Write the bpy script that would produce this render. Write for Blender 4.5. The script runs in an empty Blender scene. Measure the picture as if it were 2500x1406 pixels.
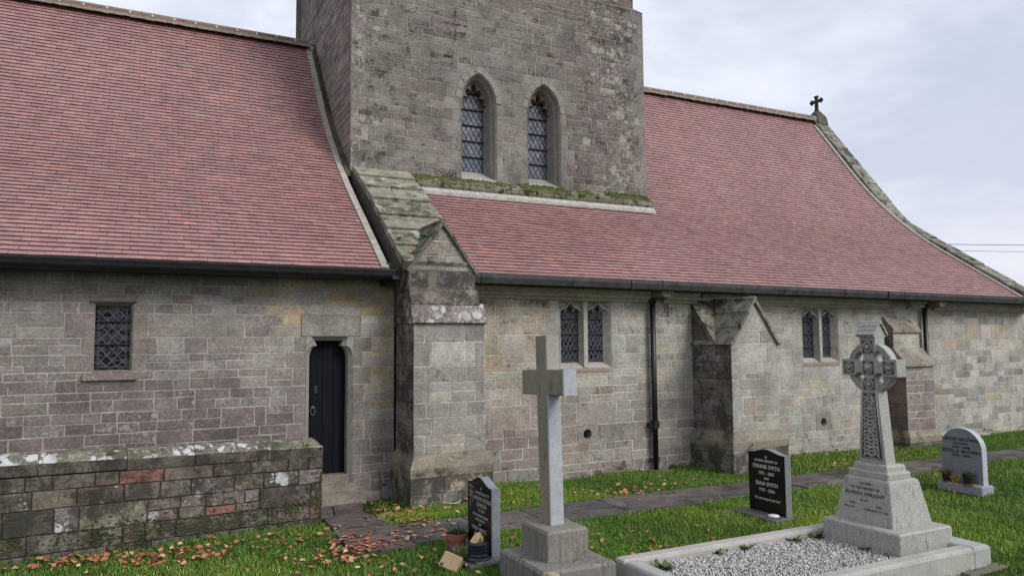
import bpy, bmesh, math, random
import numpy as np
from mathutils import Vector, Matrix, Euler
rnd = random.Random(7)
scene = bpy.context.scene
COL = scene.collection
R = math.radians
PI = math.pi
G = -2.10                                   # ground level; the camera stands at the origin

def lin(c):
    c /= 255.0
    return c / 12.92 if c <= 0.04045 else ((c + 0.055) / 1.055) ** 2.4
def S(r, g, b, k=1.0):
    return (lin(r) * k, lin(g) * k, lin(b) * k)
def mixc(a, b, t):
    return tuple(a[i] * (1 - t) + b[i] * t for i in range(3))
def vary(c, rng, a=0.12, h=0.03):
    k = 1 + rng.uniform(-a, a)
    return tuple(max(0.002, x * k * (1 + rng.uniform(-h, h))) for x in c)
def clamp(x, a=0.0, b=1.0):
    return max(a, min(b, x))

# ------------------------------------------------------------------ mesh builder
class MB:
    def __init__(s):
        s.v = []; s.f = []; s.c = []; s.w = []
        s.col = (0.3, 0.3, 0.3); s.wx = (0, 0, 0)
    def face(s, pts, col=None, wx=None):
        n = len(s.v)
        s.v.extend([tuple(p) for p in pts])
        s.f.append(tuple(range(n, n + len(pts))))
        s.c.append(col or s.col); s.w.append(wx or s.wx)
    def faces_idx(s, verts, faces, col=None, wx=None):
        n = len(s.v)
        s.v.extend([tuple(p) for p in verts])
        for f in faces:
            s.f.append(tuple(n + i for i in f)); s.c.append(col or s.col); s.w.append(wx or s.wx)
    def box(s, x0, x1, y0, y1, z0, z1, col=None, wx=None, M=None):
        p = [Vector(q) for q in ((x0,y0,z0),(x1,y0,z0),(x1,y1,z0),(x0,y1,z0),(x0,y0,z1),(x1,y0,z1),(x1,y1,z1),(x0,y1,z1))]
        if M is not None: p = [M @ q for q in p]
        s.faces_idx(p, [(0,3,2,1),(4,5,6,7),(0,1,5,4),(1,2,6,5),(2,3,7,6),(3,0,4,7)], col, wx)
    def stack(s, cx, cy, lv, col=None, wx=None, M=None):
        """levels (z, half x, half y[, dx, dy]) of a rectangular 'lathe' with chamfered corners"""
        rings = []
        for l in lv:
            z, hx, hy = l[:3]; dx, dy = (l[3], l[4]) if len(l) > 3 else (0, 0)
            b = min(0.008, hx * .2, hy * .2); x = cx + dx; y = cy + dy
            r = [(x-hx+b,y-hy,z),(x+hx-b,y-hy,z),(x+hx,y-hy+b,z),(x+hx,y+hy-b,z),(x+hx-b,y+hy,z),(x-hx+b,y+hy,z),(x-hx,y+hy-b,z),(x-hx,y-hy+b,z)]
            rings.append([(M @ Vector(q)) if M is not None else q for q in r])
        for a, b in zip(rings, rings[1:]):
            for i in range(8):
                j = (i + 1) % 8
                s.face([a[i], a[j], b[j], b[i]], col, wx)
        s.face(rings[-1], col, wx); s.face(rings[0][::-1], col, wx)
    def slab(s, pts, t, col=None, wx=None):
        p = [Vector(q) for q in pts]
        n = Vector((0, 0, 0))
        for i in range(len(p)):
            a = p[i]; b = p[(i + 1) % len(p)]
            n += Vector(((a.y-b.y)*(a.z+b.z), (a.z-b.z)*(a.x+b.x), (a.x-b.x)*(a.y+b.y)))
        n.normalize(); q = [a - n * t for a in p]; m = len(p)
        s.faces_idx(p + q, [tuple(range(m)), tuple(range(2*m-1, m-1, -1))] + [(i+m, (i+1) % m + m, (i+1) % m, i) for i in range(m)], col, wx)
    def tube(s, path, r, n=8, col=None, wx=None, cap=True, closed=False):
        P = [Vector(p) for p in path]; m = len(P); rings = []
        for i, p in enumerate(P):
            a = P[i-1] if (i > 0 or closed) else P[0]; b = P[(i+1) % m] if (i < m-1 or closed) else P[-1]
            t = (b - a).normalized()
            u = Vector((0, 0, 1)) if abs(t.z) < .9 else Vector((0, 1, 0))
            x = t.cross(u).normalized(); y = x.cross(t).normalized()
            rr = r[i] if isinstance(r, (list, tuple)) else r
            rings.append([p + (x*math.cos(k*2*PI/n) + y*math.sin(k*2*PI/n))*rr for k in range(n)])
        pr = list(zip(rings, rings[1:])) + ([(rings[-1], rings[0])] if closed else [])
        base = [q for rg in rings for q in rg]; fs = []
        for i in range(len(pr)):
            a = i*n; b = ((i+1) % m)*n
            for k in range(n):
                fs.append((a+k, b+k, b+(k+1) % n, a+(k+1) % n))
        if cap and not closed:
            fs.append(tuple(range(n))[::1]); fs.append(tuple(range((m-1)*n, m*n))[::-1])
        s.faces_idx(base, fs, col, wx)
    def lathe(s, cx, cy, prof, n=16, col=None, wx=None, rot=0.0, M=None):
        base = []; fs = []; m = len(prof)
        for r, z in prof:
            for k in range(n):
                a = k*2*PI/n + rot
                q = Vector((cx + r*math.cos(a), cy + r*math.sin(a), z))
                base.append(M @ q if M is not None else q)
        for i in range(m-1):
            for k in range(n):
                fs.append((i*n+k, i*n+(k+1) % n, (i+1)*n+(k+1) % n, (i+1)*n+k))
        fs.append(tuple(range(n))[::-1]); fs.append(tuple(range((m-1)*n, m*n)))
        s.faces_idx(base, fs, col, wx)
    def sphere(s, c, r, n=10, m=6, col=None, wx=None, sq=(1, 1, 1)):
        base = []; fs = []
        for i in range(m+1):
            th = PI*i/m
            for k in range(n):
                a = 2*PI*k/n
                base.append((c[0]+r*sq[0]*math.sin(th)*math.cos(a), c[1]+r*sq[1]*math.sin(th)*math.sin(a), c[2]+r*sq[2]*math.cos(th)))
        for i in range(m):
            for k in range(n):
                fs.append((i*n+k, (i+1)*n+k, (i+1)*n+(k+1) % n, i*n+(k+1) % n))
        s.faces_idx(base, fs, col, wx)
    def extrude(s, poly, f0, f1, col=None, wx=None):
        """poly: list of (u, v); f0/f1 map (u, v) to front and back points"""
        a = [f0(u, v) for u, v in poly]; b = [f1(u, v) for u, v in poly]; m = len(poly)
        s.faces_idx(a + b, [tuple(range(m)), tuple(range(2*m-1, m-1, -1))] + [(i+m, (i+1) % m+m, (i+1) % m, i) for i in range(m)], col, wx)
    def build(s, name, mat, parent=None, smooth=False):
        me = bpy.data.meshes.new(name)
        me.from_pydata(s.v, [], s.f)
        cnt = np.array([len(f) for f in s.f])
        for an, arr in (('Col', s.c), ('Wx', s.w)):
            at = me.color_attributes.new(an, 'FLOAT_COLOR', 'CORNER')
            a = np.ones((len(s.f), 4), np.float32); a[:, :3] = np.array(arr, np.float32)
            at.data.foreach_set('color', np.repeat(a, cnt, axis=0).ravel())
        me.materials.append(mat)
        if smooth: me.polygons.foreach_set('use_smooth', [True]*len(me.polygons))
        me.update()
        o = bpy.data.objects.new(name, me); COL.objects.link(o)
        if parent is not None: o.parent = parent
        return o

def thing(name, label, cat, group=None, loc=(0, 0, 0)):
    o = bpy.data.objects.new(name, None); o.empty_display_size = .2; COL.objects.link(o)
    o.location = loc; return tag(o, label, cat, group)
def tag(o, label, cat, group=None, kind=None):
    o['label'] = label; o['category'] = cat
    if group: o['group'] = group
    if kind: o['kind'] = kind
    return o

# ------------------------------------------------------------------ materials
class NT:
    def __init__(s, name):
        s.m = bpy.data.materials.new(name); s.m.use_nodes = True
        s.t = s.m.node_tree; s.t.nodes.clear()
        s.out = s.n('ShaderNodeOutputMaterial'); s.b = s.n('ShaderNodeBsdfPrincipled')
        s.l(s.b.outputs[0], s.out.inputs[0])
        s.tc = s.n('ShaderNodeTexCoord').outputs['Object']
    def n(s, t, **k):
        x = s.t.nodes.new(t)
        for a, v in k.items(): setattr(x, a, v)
        return x
    def l(s, a, b): s.t.links.new(a, b)
    def put(s, sock, v):
        if hasattr(v, 'is_output') or isinstance(v, bpy.types.NodeSocket): s.l(v, sock)
        else: sock.default_value = v
    def math(s, op, a, b=0.0, c=None, cl=False):
        x = s.n('ShaderNodeMath', operation=op, use_clamp=cl)
        s.put(x.inputs[0], a); s.put(x.inputs[1], b)
        if c is not None: s.put(x.inputs[2], c)
        return x.outputs[0]
    def mix(s, fac, a, b, mode='MIX'):
        x = s.n('ShaderNodeMix', data_type='RGBA', blend_type=mode)
        s.put(x.inputs[0], fac)
        for i, v in ((6, a), (7, b)):
            if isinstance(v, tuple): x.inputs[i].default_value = (*v[:3], 1)
            else: s.l(v, x.inputs[i])
        return x.outputs[2]
    def noise(s, scale, detail=4, rough=.55, vec=None, dist=0):
        x = s.n('ShaderNodeTexNoise'); x.inputs['Scale'].default_value = scale
        x.inputs['Detail'].default_value = detail; x.inputs['Roughness'].default_value = rough
        x.inputs['Distortion'].default_value = dist
        s.l(vec or s.tc, x.inputs['Vector']); return x.outputs[0]
    def voro(s, scale, vec=None, rand=1.0, feat='F1'):
        x = s.n('ShaderNodeTexVoronoi', feature=feat); x.inputs['Scale'].default_value = scale
        x.inputs['Randomness'].default_value = rand
        s.l(vec or s.tc, x.inputs['Vector']); return x.outputs['Distance'], x.outputs['Color']
    def mapr(s, v, a, b, c, d):
        x = s.n('ShaderNodeMapRange'); s.put(x.inputs[0], v)
        for i, q in enumerate((a, b, c, d)): x.inputs[i+1].default_value = q
        return x.outputs[0]
    def scalev(s, sc):
        x = s.n('ShaderNodeMapping'); x.inputs['Scale'].default_value = sc
        s.l(s.tc, x.inputs['Vector']); return x.outputs[0]
    def attr(s, nm):
        return s.n('ShaderNodeAttribute', attribute_name=nm).outputs['Color']
    def sep(s, c):
        x = s.n('ShaderNodeSeparateColor'); s.l(c, x.inputs[0]); return x.outputs
    def bump(s, h, strength=.3, dist=.01):
        x = s.n('ShaderNodeBump'); x.inputs['Strength'].default_value = strength
        x.inputs['Distance'].default_value = dist; s.l(h, x.inputs['Height'])
        s.l(x.outputs[0], s.b.inputs['Normal'])
    def fin(s, col=None, rough=.8, spec=None, metal=None):
        if col is not None:
            if isinstance(col, tuple): s.b.inputs['Base Color'].default_value = (*col[:3], 1)
            else: s.l(col, s.b.inputs['Base Color'])
        s.put(s.b.inputs['Roughness'], rough)
        if spec is not None: s.b.inputs['Specular IOR Level'].default_value = spec
        if metal is not None: s.b.inputs['Metallic'].default_value = metal
        return s.m

def stone_mat(name, streak=(5, 5, 60), bump=.5, pale=(.44, .42, .38), green=(.045, .062, .012), lich=(.40, .38, .335), var=.2, loff=.36):
    t = NT(name); c = t.attr('Col'); w = t.sep(t.attr('Wx'))
    n1 = t.noise(2.6, 9, .62); n2 = t.noise(1.0, 5, .6, t.scalev(streak)); n3 = t.noise(75, 4, .6)
    n0 = t.noise(.55, 4, .6)
    k = t.math('MULTIPLY', t.mapr(n1, .28, .72, 1-var*1.6, 1+var*1.3), t.mapr(n2, .25, .75, .84, 1.15))
    n8 = t.noise(24, 6, .75)
    k = t.math('MULTIPLY', k, t.math('MULTIPLY', t.mapr(n3, .3, .7, .78, 1.2), t.mapr(n8, .3, .7, .66, 1.34)))
    k = t.math('MULTIPLY', k, t.mapr(n0, .3, .7, .88, 1.12))
    cc = t.n('ShaderNodeCombineColor')
    for i in range(3): t.l(k, cc.inputs[i])
    col = t.mix(1.0, c, cc.outputs[0], 'MULTIPLY')
    hue = t.noise(5.5, 5, .6)
    col = t.mix(t.mapr(hue, .5, .75, 0, .14), col, t.mix(1.0, col, (1.22, .93, .84), 'MULTIPLY'))
    # pale salt and lichen speckle
    sp = t.mapr(t.noise(34, 7, .78), .52, .62, 0, 1)
    pat = t.mapr(t.noise(2.6, 8, .7), .40, .56, 0, 1)
    col = t.mix(t.math('MULTIPLY', t.math('MULTIPLY', sp, pat), t.math('MULTIPLY', w[0], .95, cl=True), cl=True), col, pale)
    # rounded lichen patches
    ds = t.n('ShaderNodeVectorMath', operation='ADD')
    nz = t.n('ShaderNodeTexNoise'); nz.inputs['Scale'].default_value = 14; nz.inputs['Detail'].default_value = 3
    t.l(t.tc, nz.inputs['Vector'])
    sc = t.n('ShaderNodeVectorMath', operation='SCALE'); sc.inputs['Scale'].default_value = .09
    t.l(nz.outputs[1], sc.inputs[0]); t.l(t.tc, ds.inputs[0]); t.l(sc.outputs[0], ds.inputs[1])
    masks = None
    for scl, q in ((4.5, 1.0), (9.0, .92), (20.0, .85)):
        d, cl = t.voro(scl, ds.outputs[0])
        rr = t.sep(cl)[0]
        rad = t.math('MULTIPLY', t.math('ADD', t.math('SUBTRACT', w[0], loff), t.math('MULTIPLY', t.math('SUBTRACT', rr, 1.0), .5)), q)
        m = t.math('MULTIPLY', t.math('SUBTRACT', rad, d), 14.0, cl=True)
        masks = m if masks is None else t.math('MAXIMUM', masks, m)
    patch = t.mapr(t.noise(1.4, 5, .6), .38, .50, 0, 1)
    lm = t.math('MULTIPLY', masks, patch)
    lc = t.mix(t.mapr(n3, .35, .65, 0, 1), lich, tuple(x*.72 for x in lich))
    col = t.mix(t.math('MULTIPLY', lm, .85), col, lc)
    # dark algae
    n5 = t.noise(4.2, 10, .68); n7 = t.noise(19, 6, .7)
    dm = t.mapr(t.math('ADD', t.math('MULTIPLY', n5, .7), t.math('MULTIPLY', n7, .3)), .36, .64, 0, 1)
    dm = t.math('MULTIPLY', t.math('SUBTRACT', t.math('ADD', dm, w[1]), 1.0), 3.2, cl=True)
    col = t.mix(t.math('MULTIPLY', dm, .78), col, (.030, .028, .021))
    n6 = t.noise(6.0, 9, .7)
    gm = t.math('MULTIPLY', t.math('SUBTRACT', t.math('ADD', t.mapr(n6, .34, .66, 0, 1), w[2]), 1.0), 6.0, cl=True)
    gcol = t.mix(t.mapr(n7, .35, .65, 0, 1), green, tuple(x*.35 for x in green))
    col = t.mix(gm, col, gcol)
    h = t.math('ADD', t.math('MULTIPLY', n1, .5), t.math('ADD', t.math('MULTIPLY', n2, .55), t.math('MULTIPLY', n3, .35)))
    h = t.math('ADD', h, t.math('MULTIPLY', gm, .8))
    t.bump(h, bump, .02)
    return t.fin(col, .92, .25)

M = {}
M['stone'] = stone_mat('church_sandstone')
M['dressed'] = stone_mat('dressed_sandstone', (3, 3, 9), .22, var=.1)
M['coping'] = stone_mat('weathered_coping', (3, 3, 8), .5, lich=(.55, .55, .53), var=.25, loff=.20)
M['wallcap'] = stone_mat('lichened_wall', (5, 5, 40), .6, lich=(.62, .63, .64), pale=(.42, .41, .42), var=.25)

def tile_mat():
    t = NT('clay_tile'); c = t.attr('Col')
    n1 = t.noise(1.1, 5, .6); n2 = t.noise(60, 4, .6); n3 = t.noise(7, 5, .6)
    k = t.math('MULTIPLY', t.mapr(n1, .3, .7, .90, 1.10), t.mapr(n2, .3, .7, .90, 1.10))
    k = t.math('MULTIPLY', k, t.mapr(n3, .3, .7, .86, 1.14))
    cc = t.n('ShaderNodeCombineColor')
    for i in range(3): t.l(k, cc.inputs[i])
    col = t.mix(1.0, c, cc.outputs[0], 'MULTIPLY')
    fl = t.noise(1.0, 3, .5, t.scalev((11, 2, 2)))
    col = t.mix(t.mapr(fl, .52, .68, 0, .8), col, t.mix(1.0, col, (1.13, 1.03, 1.0), 'MULTIPLY'))
    t.bump(n2, .25, .004)
    return t.fin(col, t.mapr(n3, .3, .7, .40, .58), .55)
M['tile'] = tile_mat()

def granite(name, scale=160, contrast=.5, rough=.55, bump=.15, dirt=.45):
    t = NT(name); c = t.attr('Col'); w = t.sep(t.attr('Wx'))
    n = t.noise(scale, 2, .5); d, cl = t.voro(scale*.55); sp = t.sep(cl)[0]
    k = t.math('ADD', t.mapr(n, .3, .7, 1-contrast*.6, 1+contrast*.6), t.mapr(sp, 0, 1, -contrast*.45, contrast*.45))
    k = t.math('MULTIPLY', k, t.mapr(t.noise(3.5, 7, .65), .3, .7, .84, 1.12))
    cc = t.n('ShaderNodeCombineColor')
    for i in range(3): t.l(k, cc.inputs[i])
    col = t.mix(1.0, c, cc.outputs[0], 'MULTIPLY')
    dm = t.mapr(t.math('ADD', t.math('MULTIPLY', t.noise(3.5, 9, .7), .5), t.math('MULTIPLY', t.noise(1.0, 6, .7, t.scalev((26, 26, 1.6))), .5)), .36, .64, 0, 1)
    dm = t.math('MULTIPLY', t.math('SUBTRACT', t.math('ADD', dm, w[1]), 1.0), 3.0, cl=True)
    col = t.mix(t.math('MULTIPLY', dm, .72), col, (.050, .047, .034))
    sp2 = t.mapr(t.noise(60, 4, .7), .6, .68, 0, 1)
    col = t.mix(t.math('MULTIPLY', sp2, w[0], cl=True), col, (.45, .45, .42))
    n6 = t.noise(9.0, 8, .7)
    gm = t.math('MULTIPLY', t.math('SUBTRACT', t.math('ADD', t.mapr(n6, .34, .66, 0, 1), w[2]), 1.0), 6.0, cl=True)
    col = t.mix(gm, col, (.16, .13, .035))
    t.bump(n, bump, .006)
    return t.fin(col, rough, .4)
M['granite'] = granite('grey_granite', 160, .40)
M['granite_rough'] = granite('weathered_granite', 110, .20, .85, .3)
M['black_granite'] = granite('polished_black_granite', 260, .25, .16, .0)
def simple(name, col, rough=.6, spec=None, metal=None, nscale=30, amt=.15, bump=.1):
    t = NT(name); n = t.noise(nscale, 5, .6)
    k = t.mapr(n, .3, .7, 1-amt, 1+amt)
    cc = t.n('ShaderNodeCombineColor')
    for i in range(3): t.l(k, cc.inputs[i])
    c = t.mix(1.0, (col if isinstance(col, tuple) else t.attr('Col')), cc.outputs[0], 'MULTIPLY')
    t.bump(n, bump, .005)
    return t.fin(c, rough, spec, metal)
M['attr'] = simple('painted_surface', None, .75)
M['leaf'] = simple('dry_leaf', None, .65, nscale=60, amt=.25)
M['black'] = simple('black_gutter_paint', (.008, .008, .009), .45, nscale=9, amt=.6, bump=.3)
M['fascia'] = simple('weathered_black_board', (.026, .024, .023), .7, nscale=7, amt=.7, bump=.3)
M['lead'] = simple('lead_came', (.10, .105, .115), .55, .4)
M['lead_dark'] = simple('dark_lead_came', (.022, .024, .028), .6, .3)
M['bar'] = simple('iron_bar', (.012, .012, .014), .6)
M['mortar'] = simple('cement_fillet', None, .9, nscale=18, amt=.28, bump=.6)
M['door'] = None
def door_mat():
    t = NT('dark_painted_door')
    n = t.noise(1.0, 6, .7, t.scalev((40, 40, 1.5))); n2 = t.noise(12, 5, .7)
    col = t.mix(t.mapr(n, .45, .75, 0, 1), (.0045, .0055, .010), (.014, .016, .022))
    col = t.mix(t.mapr(n2, .62, .72, 0, .25), col, (.05, .05, .05))
    t.bump(n, .3, .004); return t.fin(col, .7, .12)
M['door'] = door_mat()
def glass_mat(name, base, rough, bs=.6):
    t = NT(name); d, cl = t.voro(11); n = t.noise(5, 4, .6)
    k = t.mapr(t.sep(cl)[0], 0, 1, .55, 1.45)
    cc = t.n('ShaderNodeCombineColor')
    for i in range(3): t.l(k, cc.inputs[i])
    col = t.mix(1.0, base, cc.outputs[0], 'MULTIPLY')
    col = t.mix(t.mapr(n, .35, .7, 0, .5), col, tuple(x*.4 for x in base))
    t.bump(t.math('ADD', t.noise(9, 2), t.math('MULTIPLY', t.sep(cl)[1], .3)), bs, .02)
    return t.fin(col, rough, .5)
M['glass_dark'] = glass_mat('dark_leaded_glass', (.010, .013, .020), .12, 1.0)
M['glass_tower'] = glass_mat('pale_leaded_glass', (.15, .165, .20), .22, .4)  # sky reflection painted into the pale base colour

# ------------------------------------------------------------------ masonry
class Rect:
    def __init__(s, x0, x1, z0, z1): s.a = (x0, x1, z0, z1); s.cx = (x0+x1)/2; s.q = True; s.band = None
    def span(s, z):
        x0, x1, z0, z1 = s.a
        return (x0, x1) if z0 < z < z1 else None
class Block(Rect):                           # a stone of its own that fills the band it falls in
    def __init__(s, x0, x1, z): s.a = (x0, x1, z-.001, z+.001); s.cx = (x0+x1)/2; s.q = False; s.zc = z; s.band = None
    def hit(s, za, zb): return za < s.zc <= zb
class Lancet:
    def __init__(s, cx, w, zb, zs, h, e=0.0):
        s.cx, s.w, s.zb, s.zs, s.h, s.e = cx, w, zb, zs, h, e; s.q = True
        s.c = (h*h - w*w)/(2*w); s.R = w + s.c; s.band = None
    def hw(s, z, o=0.0):
        if z <= s.zs: return s.w - o
        q = (s.R - o)**2 - (z - s.zs)**2
        return math.sqrt(q) - s.c if q > 0 else -1
    def span(s, z):
        if z < s.zb: return None
        e = -s.e if z > s.zs+.001 else 0
        h = s.hw(z, e)
        return (s.cx-h, s.cx+h) if h > 0 else None
    def path(s, o, zb, n=9):
        R0 = s.R - o; a1 = math.acos(clamp(s.c/R0, -1, 1)); left = [(s.cx-(s.w-o), zb)]
        for i in range(n+1):
            a = a1*i/n
            left.append((s.cx + s.c - R0*math.cos(a), s.zs + R0*math.sin(a)))
        return left + [(2*s.cx-x, z) for x, z in left[-2::-1]]

def levels(z0, z1, fixed, rng, h=.27):
    pts = sorted(set([z0, z1] + list(fixed))); out = [z0]
    for a, b in zip(pts, pts[1:]):
        n = max(1, round((b-a)/h)); w = [1+rng.uniform(-.22, .22) for _ in range(n)]; t = sum(w); z = a
        for q in w[:-1]:
            z += (b-a)*q/t; out.append(z)
        out.append(b)
    return out

def frameS(y, x0=0): return (Vector((x0, y, 0)), Vector((1, 0, 0)), Vector((0, 0, 1)), Vector((0, -1, 0)))
def frameW(x): return (Vector((x, 0, 0)), Vector((0, -1, 0)), Vector((0, 0, 1)), Vector((-1, 0, 0)))
def frameE(x): return (Vector((x, 0, 0)), Vector((0, 1, 0)), Vector((0, 0, 1)), Vector((1, 0, 0)))

def stone(mb, F, q, col, wx, rng, proud=.009, j=.0034, bev=.007, wob=.0055):
    O, U, V, N = F
    (a, b, c, d) = q                          # BL BR TR TL in (u, v)
    jit = lambda: rng.uniform(-wob, wob)
    P = [(a[0]+j+jit(), a[1]+j+jit()), (b[0]-j+jit(), b[1]+j+jit()), (c[0]-j+jit(), c[1]-j+jit()), (d[0]+j+jit(), d[1]-j+jit())]
    if P[1][0]-P[0][0] < .012 and P[2][0]-P[3][0] < .012: return
    cx = sum(p[0] for p in P)/4; cy = sum(p[1] for p in P)/4
    out = [O+U*p[0]+V*p[1]-N*.003 for p in P]
    inn = []
    for p in P:
        dx = clamp(cx-p[0], -bev, bev); dy = clamp(cy-p[1], -bev, bev)
        inn.append(O+U*(p[0]+dx)+V*(p[1]+dy)+N*(proud+rng.uniform(-.003, .003)))
    mb.faces_idx(out+inn, [(4, 5, 6, 7), (0, 1, 5, 4), (1, 2, 6, 5), (2, 3, 7, 6), (3, 0, 4, 7)], col, wx)

def masonry(mb, F, zs, bound, colf, rng, opens=(), mortar=(.3, .28, .25), mwx=(0, 0, 0), qcol=None, quL=None, quR=None,
            proud=.005, lens=(.45, 1.15), split=.72, smin=.26, skip_m=False):
    O, U, V, N = F
    for bi, (za, zb) in enumerate(zip(zs, zs[1:])):
        zm = (za+zb)/2
        L0, R0 = bound(za); L1, R1 = bound(zb)
        segs = [[L0, L1, R0, R1, quL, quR]]
        for op in opens:
            if isinstance(op, Block):
                if not op.hit(za, zb): continue
                op.band = (za, zb); s0 = s1 = (op.a[0], op.a[1])
            else:
                s0 = op.span(za+.002); s1 = op.span(zb-.002)
                if not s0 and not s1: continue
                if not s0: s0 = s1
                if not s1: s1 = (op.cx, op.cx)
            new = []
            for g in segs:
                if op.cx <= min(g[0], g[1]) or op.cx >= max(g[2], g[3]): new.append(g); continue
                new.append([g[0], g[1], s0[0], s1[0], g[4], qcol if op.q else None])
                new.append([s0[1], s1[1], g[2], g[3], qcol if op.q else None, g[5]])
            segs = new
        for a0, a1, b0, b1, ql, qr in segs:
            if b0-a0 < .02 and b1-a1 < .02: continue
            if not skip_m:
                mb.face([O+U*a0+V*za, O+U*b0+V*za, O+U*b1+V*zb, O+U*a1+V*zb], mortar, mwx)
            left = (a0, a1); right = (b0, b1)
            lq = []; width = min(b0-a0, b1-a1)
            if ql and width > .3:
                w = (.27 if bi % 2 else .15)*rng.uniform(.85, 1.15); w = min(w, width*.45); x = max(a0, a1)+w
                lq.append((left, (x, x), za, zb, ql)); left = (x, x)
            if qr and width > .3:
                w = (.15 if bi % 2 else .27)*rng.uniform(.85, 1.15); w = min(w, width*.45); x = min(b0, b1)-w
                lq.append(((x, x), right, za, zb, qr)); right = (x, x)
            def at(l, z): t = (z-za)/(zb-za); return l[0]+(l[1]-l[0])*t
            for l, r, p, q, cf in lq:
                c, w = cf((at(l, zm)+at(r, zm))/2, zm, rng)
                stone(mb, F, ((l[0], za), (r[0], za), (r[1], zb), (l[1], zb)), c, w, rng, proud, bev=.006)
            def course(l, r, p, q):
                xl = max(at(l, p), at(l, q)); xr = min(at(r, p), at(r, q)); cuts = [l]
                x = xl; h = q-p
                while True:
                    w = rng.uniform(1.3, 3.1)*max(h, .12)+.04
                    if xr-(x+w) < .13: break
                    x += w; cuts.append((x, x))
                cuts.append(r)
                for m, n in zip(cuts, cuts[1:]):
                    c, w = colf((at(m, (p+q)/2)+at(n, (p+q)/2))/2, (p+q)/2, rng)
                    mm = (at(m, p), at(m, q)) if m is l else m; nn = (at(n, p), at(n, q)) if n is r else n
                    stone(mb, F, ((mm[0], p), (nn[0], p), (nn[1], q), (mm[1], q)), c, w, rng, proud)
            x = max(left); xr = min(right); l = left
            while True:
                w = rng.uniform(*lens); last = xr-(x+w) < .3
                r = right if last else (x+w, x+w)
                h = zb-za
                if h > .19 and rng.random() < split:
                    f = rng.uniform(.36, .64) if rng.random() < .8 else .5; zc = za+h*f
                    course(l, r, za, zc); course(l, r, zc, zb)
                else: course(l, r, za, zb)
                if last: break
                x += w; l = r

# ------------------------------------------------------------------ the church
church = thing('church', 'sandstone village church with red clay tiled roofs and a square tower', 'church', loc=(3.05, 10, G))
bpy.context.view_layer.update()
def part(mb, name, mat, parent=None, smooth=False):
    p = parent or church
    o = mb.build(name, mat, p, smooth)
    if p.type == 'EMPTY': o.matrix_parent_inverse = Matrix.Translation(-p.location)
    return o

KW = 1.10
def pick(rng, opts):
    t = sum(o[0] for o in opts); x = rng.random()*t
    for w, c in opts:
        x -= w
        if x <= 0: return c
    return opts[-1][1]
GREY = S(126, 121, 115, KW); PURP = S(113, 101, 98, KW); DPURP = S(93, 84, 82, KW); BUFF = S(158, 147, 128, KW); OCH = S(162, 143, 114, KW)
PALE = S(164, 160, 150, KW); PINK = S(130, 116, 109, KW); RED = S(116, 95, 88, KW); OLIVE = S(119, 114, 106, KW); MGREY = S(142, 139, 132, KW)

def soft(c, m, k=.45): return mixc(c, m, k)
def col_left(u, v, rng):                     # chancel wall, grey above, purple below, buff beside the buttress
    low = clamp((0.1-v)/1.3 + rng.uniform(-.25, .25)); buff = clamp((u-1.0)/1.5 + rng.uniform(-.45, .3)) * (1 if u < 2 else 1)
    c = pick(rng, [(1.2, GREY), (.7, MGREY), (.5, PURP)])
    c = mixc(c, pick(rng, [(1, PURP), (.8, DPURP), (.3, GREY)]), low)
    c = soft(c, mixc(mixc(GREY, PURP, clamp((.2-v)/1.2)), MGREY, .7*clamp((u-1.2)/1.2)), .42)
    if v > -1.2: c = mixc(c, pick(rng, [(1.2, BUFF), (.5, PALE), (.6, OCH), (.4, MGREY)]), clamp(buff*1.2)*clamp((v+1.4)/.8)*(1 if v > .05 or u > 2.4 else .25))
    c = tuple(x*(1.06-.14*clamp((.1-v)/1.0)) for x in c)
    l = rng.uniform(.25, .85) if u < 1.7 else rng.uniform(0, .3)
    d = .16 + .2*clamp((-1.5-v)/.4)
    return vary(c, rng, .10), (l, d + rng.uniform(0, .12), 0)
def col_mid(u, v, rng):                      # nave wall between the buttresses
    low = clamp((-.55-v)/.8 + rng.uniform(-.3, .3)); left = clamp((6.6-u)/1.6 + rng.uniform(-.3, .3))
    c = pick(rng, [(1, MGREY), (1.2, PALE), (.5, BUFF), (.2, GREY)])
    c = mixc(c, pick(rng, [(1.2, BUFF), (.5, OCH), (.8, PALE)]), left*.95)
    c = mixc(c, pick(rng, [(1, PINK), (.8, GREY), (.4, RED), (.8, MGREY), (.5, PURP)]), low)
    c = soft(c, mixc(mixc(MGREY, BUFF, .45*clamp((7-u)/1.6)), mixc(PINK, MGREY, .6), clamp((-.7-v)/.6)), .38)
    return vary(c, rng, .08), (rng.uniform(.2, .8) if v < -.4 else rng.uniform(0, .3), .2+rng.uniform(0, .2)+.2*clamp((-1.75-v)/.3) + (.2 if v > .5 else 0), 0)
def col_right(u, v, rng):
    low = clamp((-1.0-v)/.8 + rng.uniform(-.25, .25))
    c = pick(rng, [(1.8, PALE), (.8, MGREY), (.5, BUFF), (.15, OCH)])
    c = mixc(c, pick(rng, [(.6, PINK), (1, MGREY), (1, PALE)]), low*.7)
    c = soft(c, mixc(PALE, MGREY, .5), .45)
    return vary(c, rng, .07), (rng.uniform(.1, .6), .18+rng.uniform(0, .2)+.18*clamp((-1.75-v)/.3) + (.2 if v > .5 else 0), 0)
def col_far(u, v, rng):
    c = pick(rng, [(1.3, PALE), (1, MGREY), (.3, BUFF), (.5, GREY)])
    return vary(c, rng, .07), (rng.uniform(.5, .95), .16+rng.uniform(0, .2)+.2*clamp((-1.75-v)/.3), 0)
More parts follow.
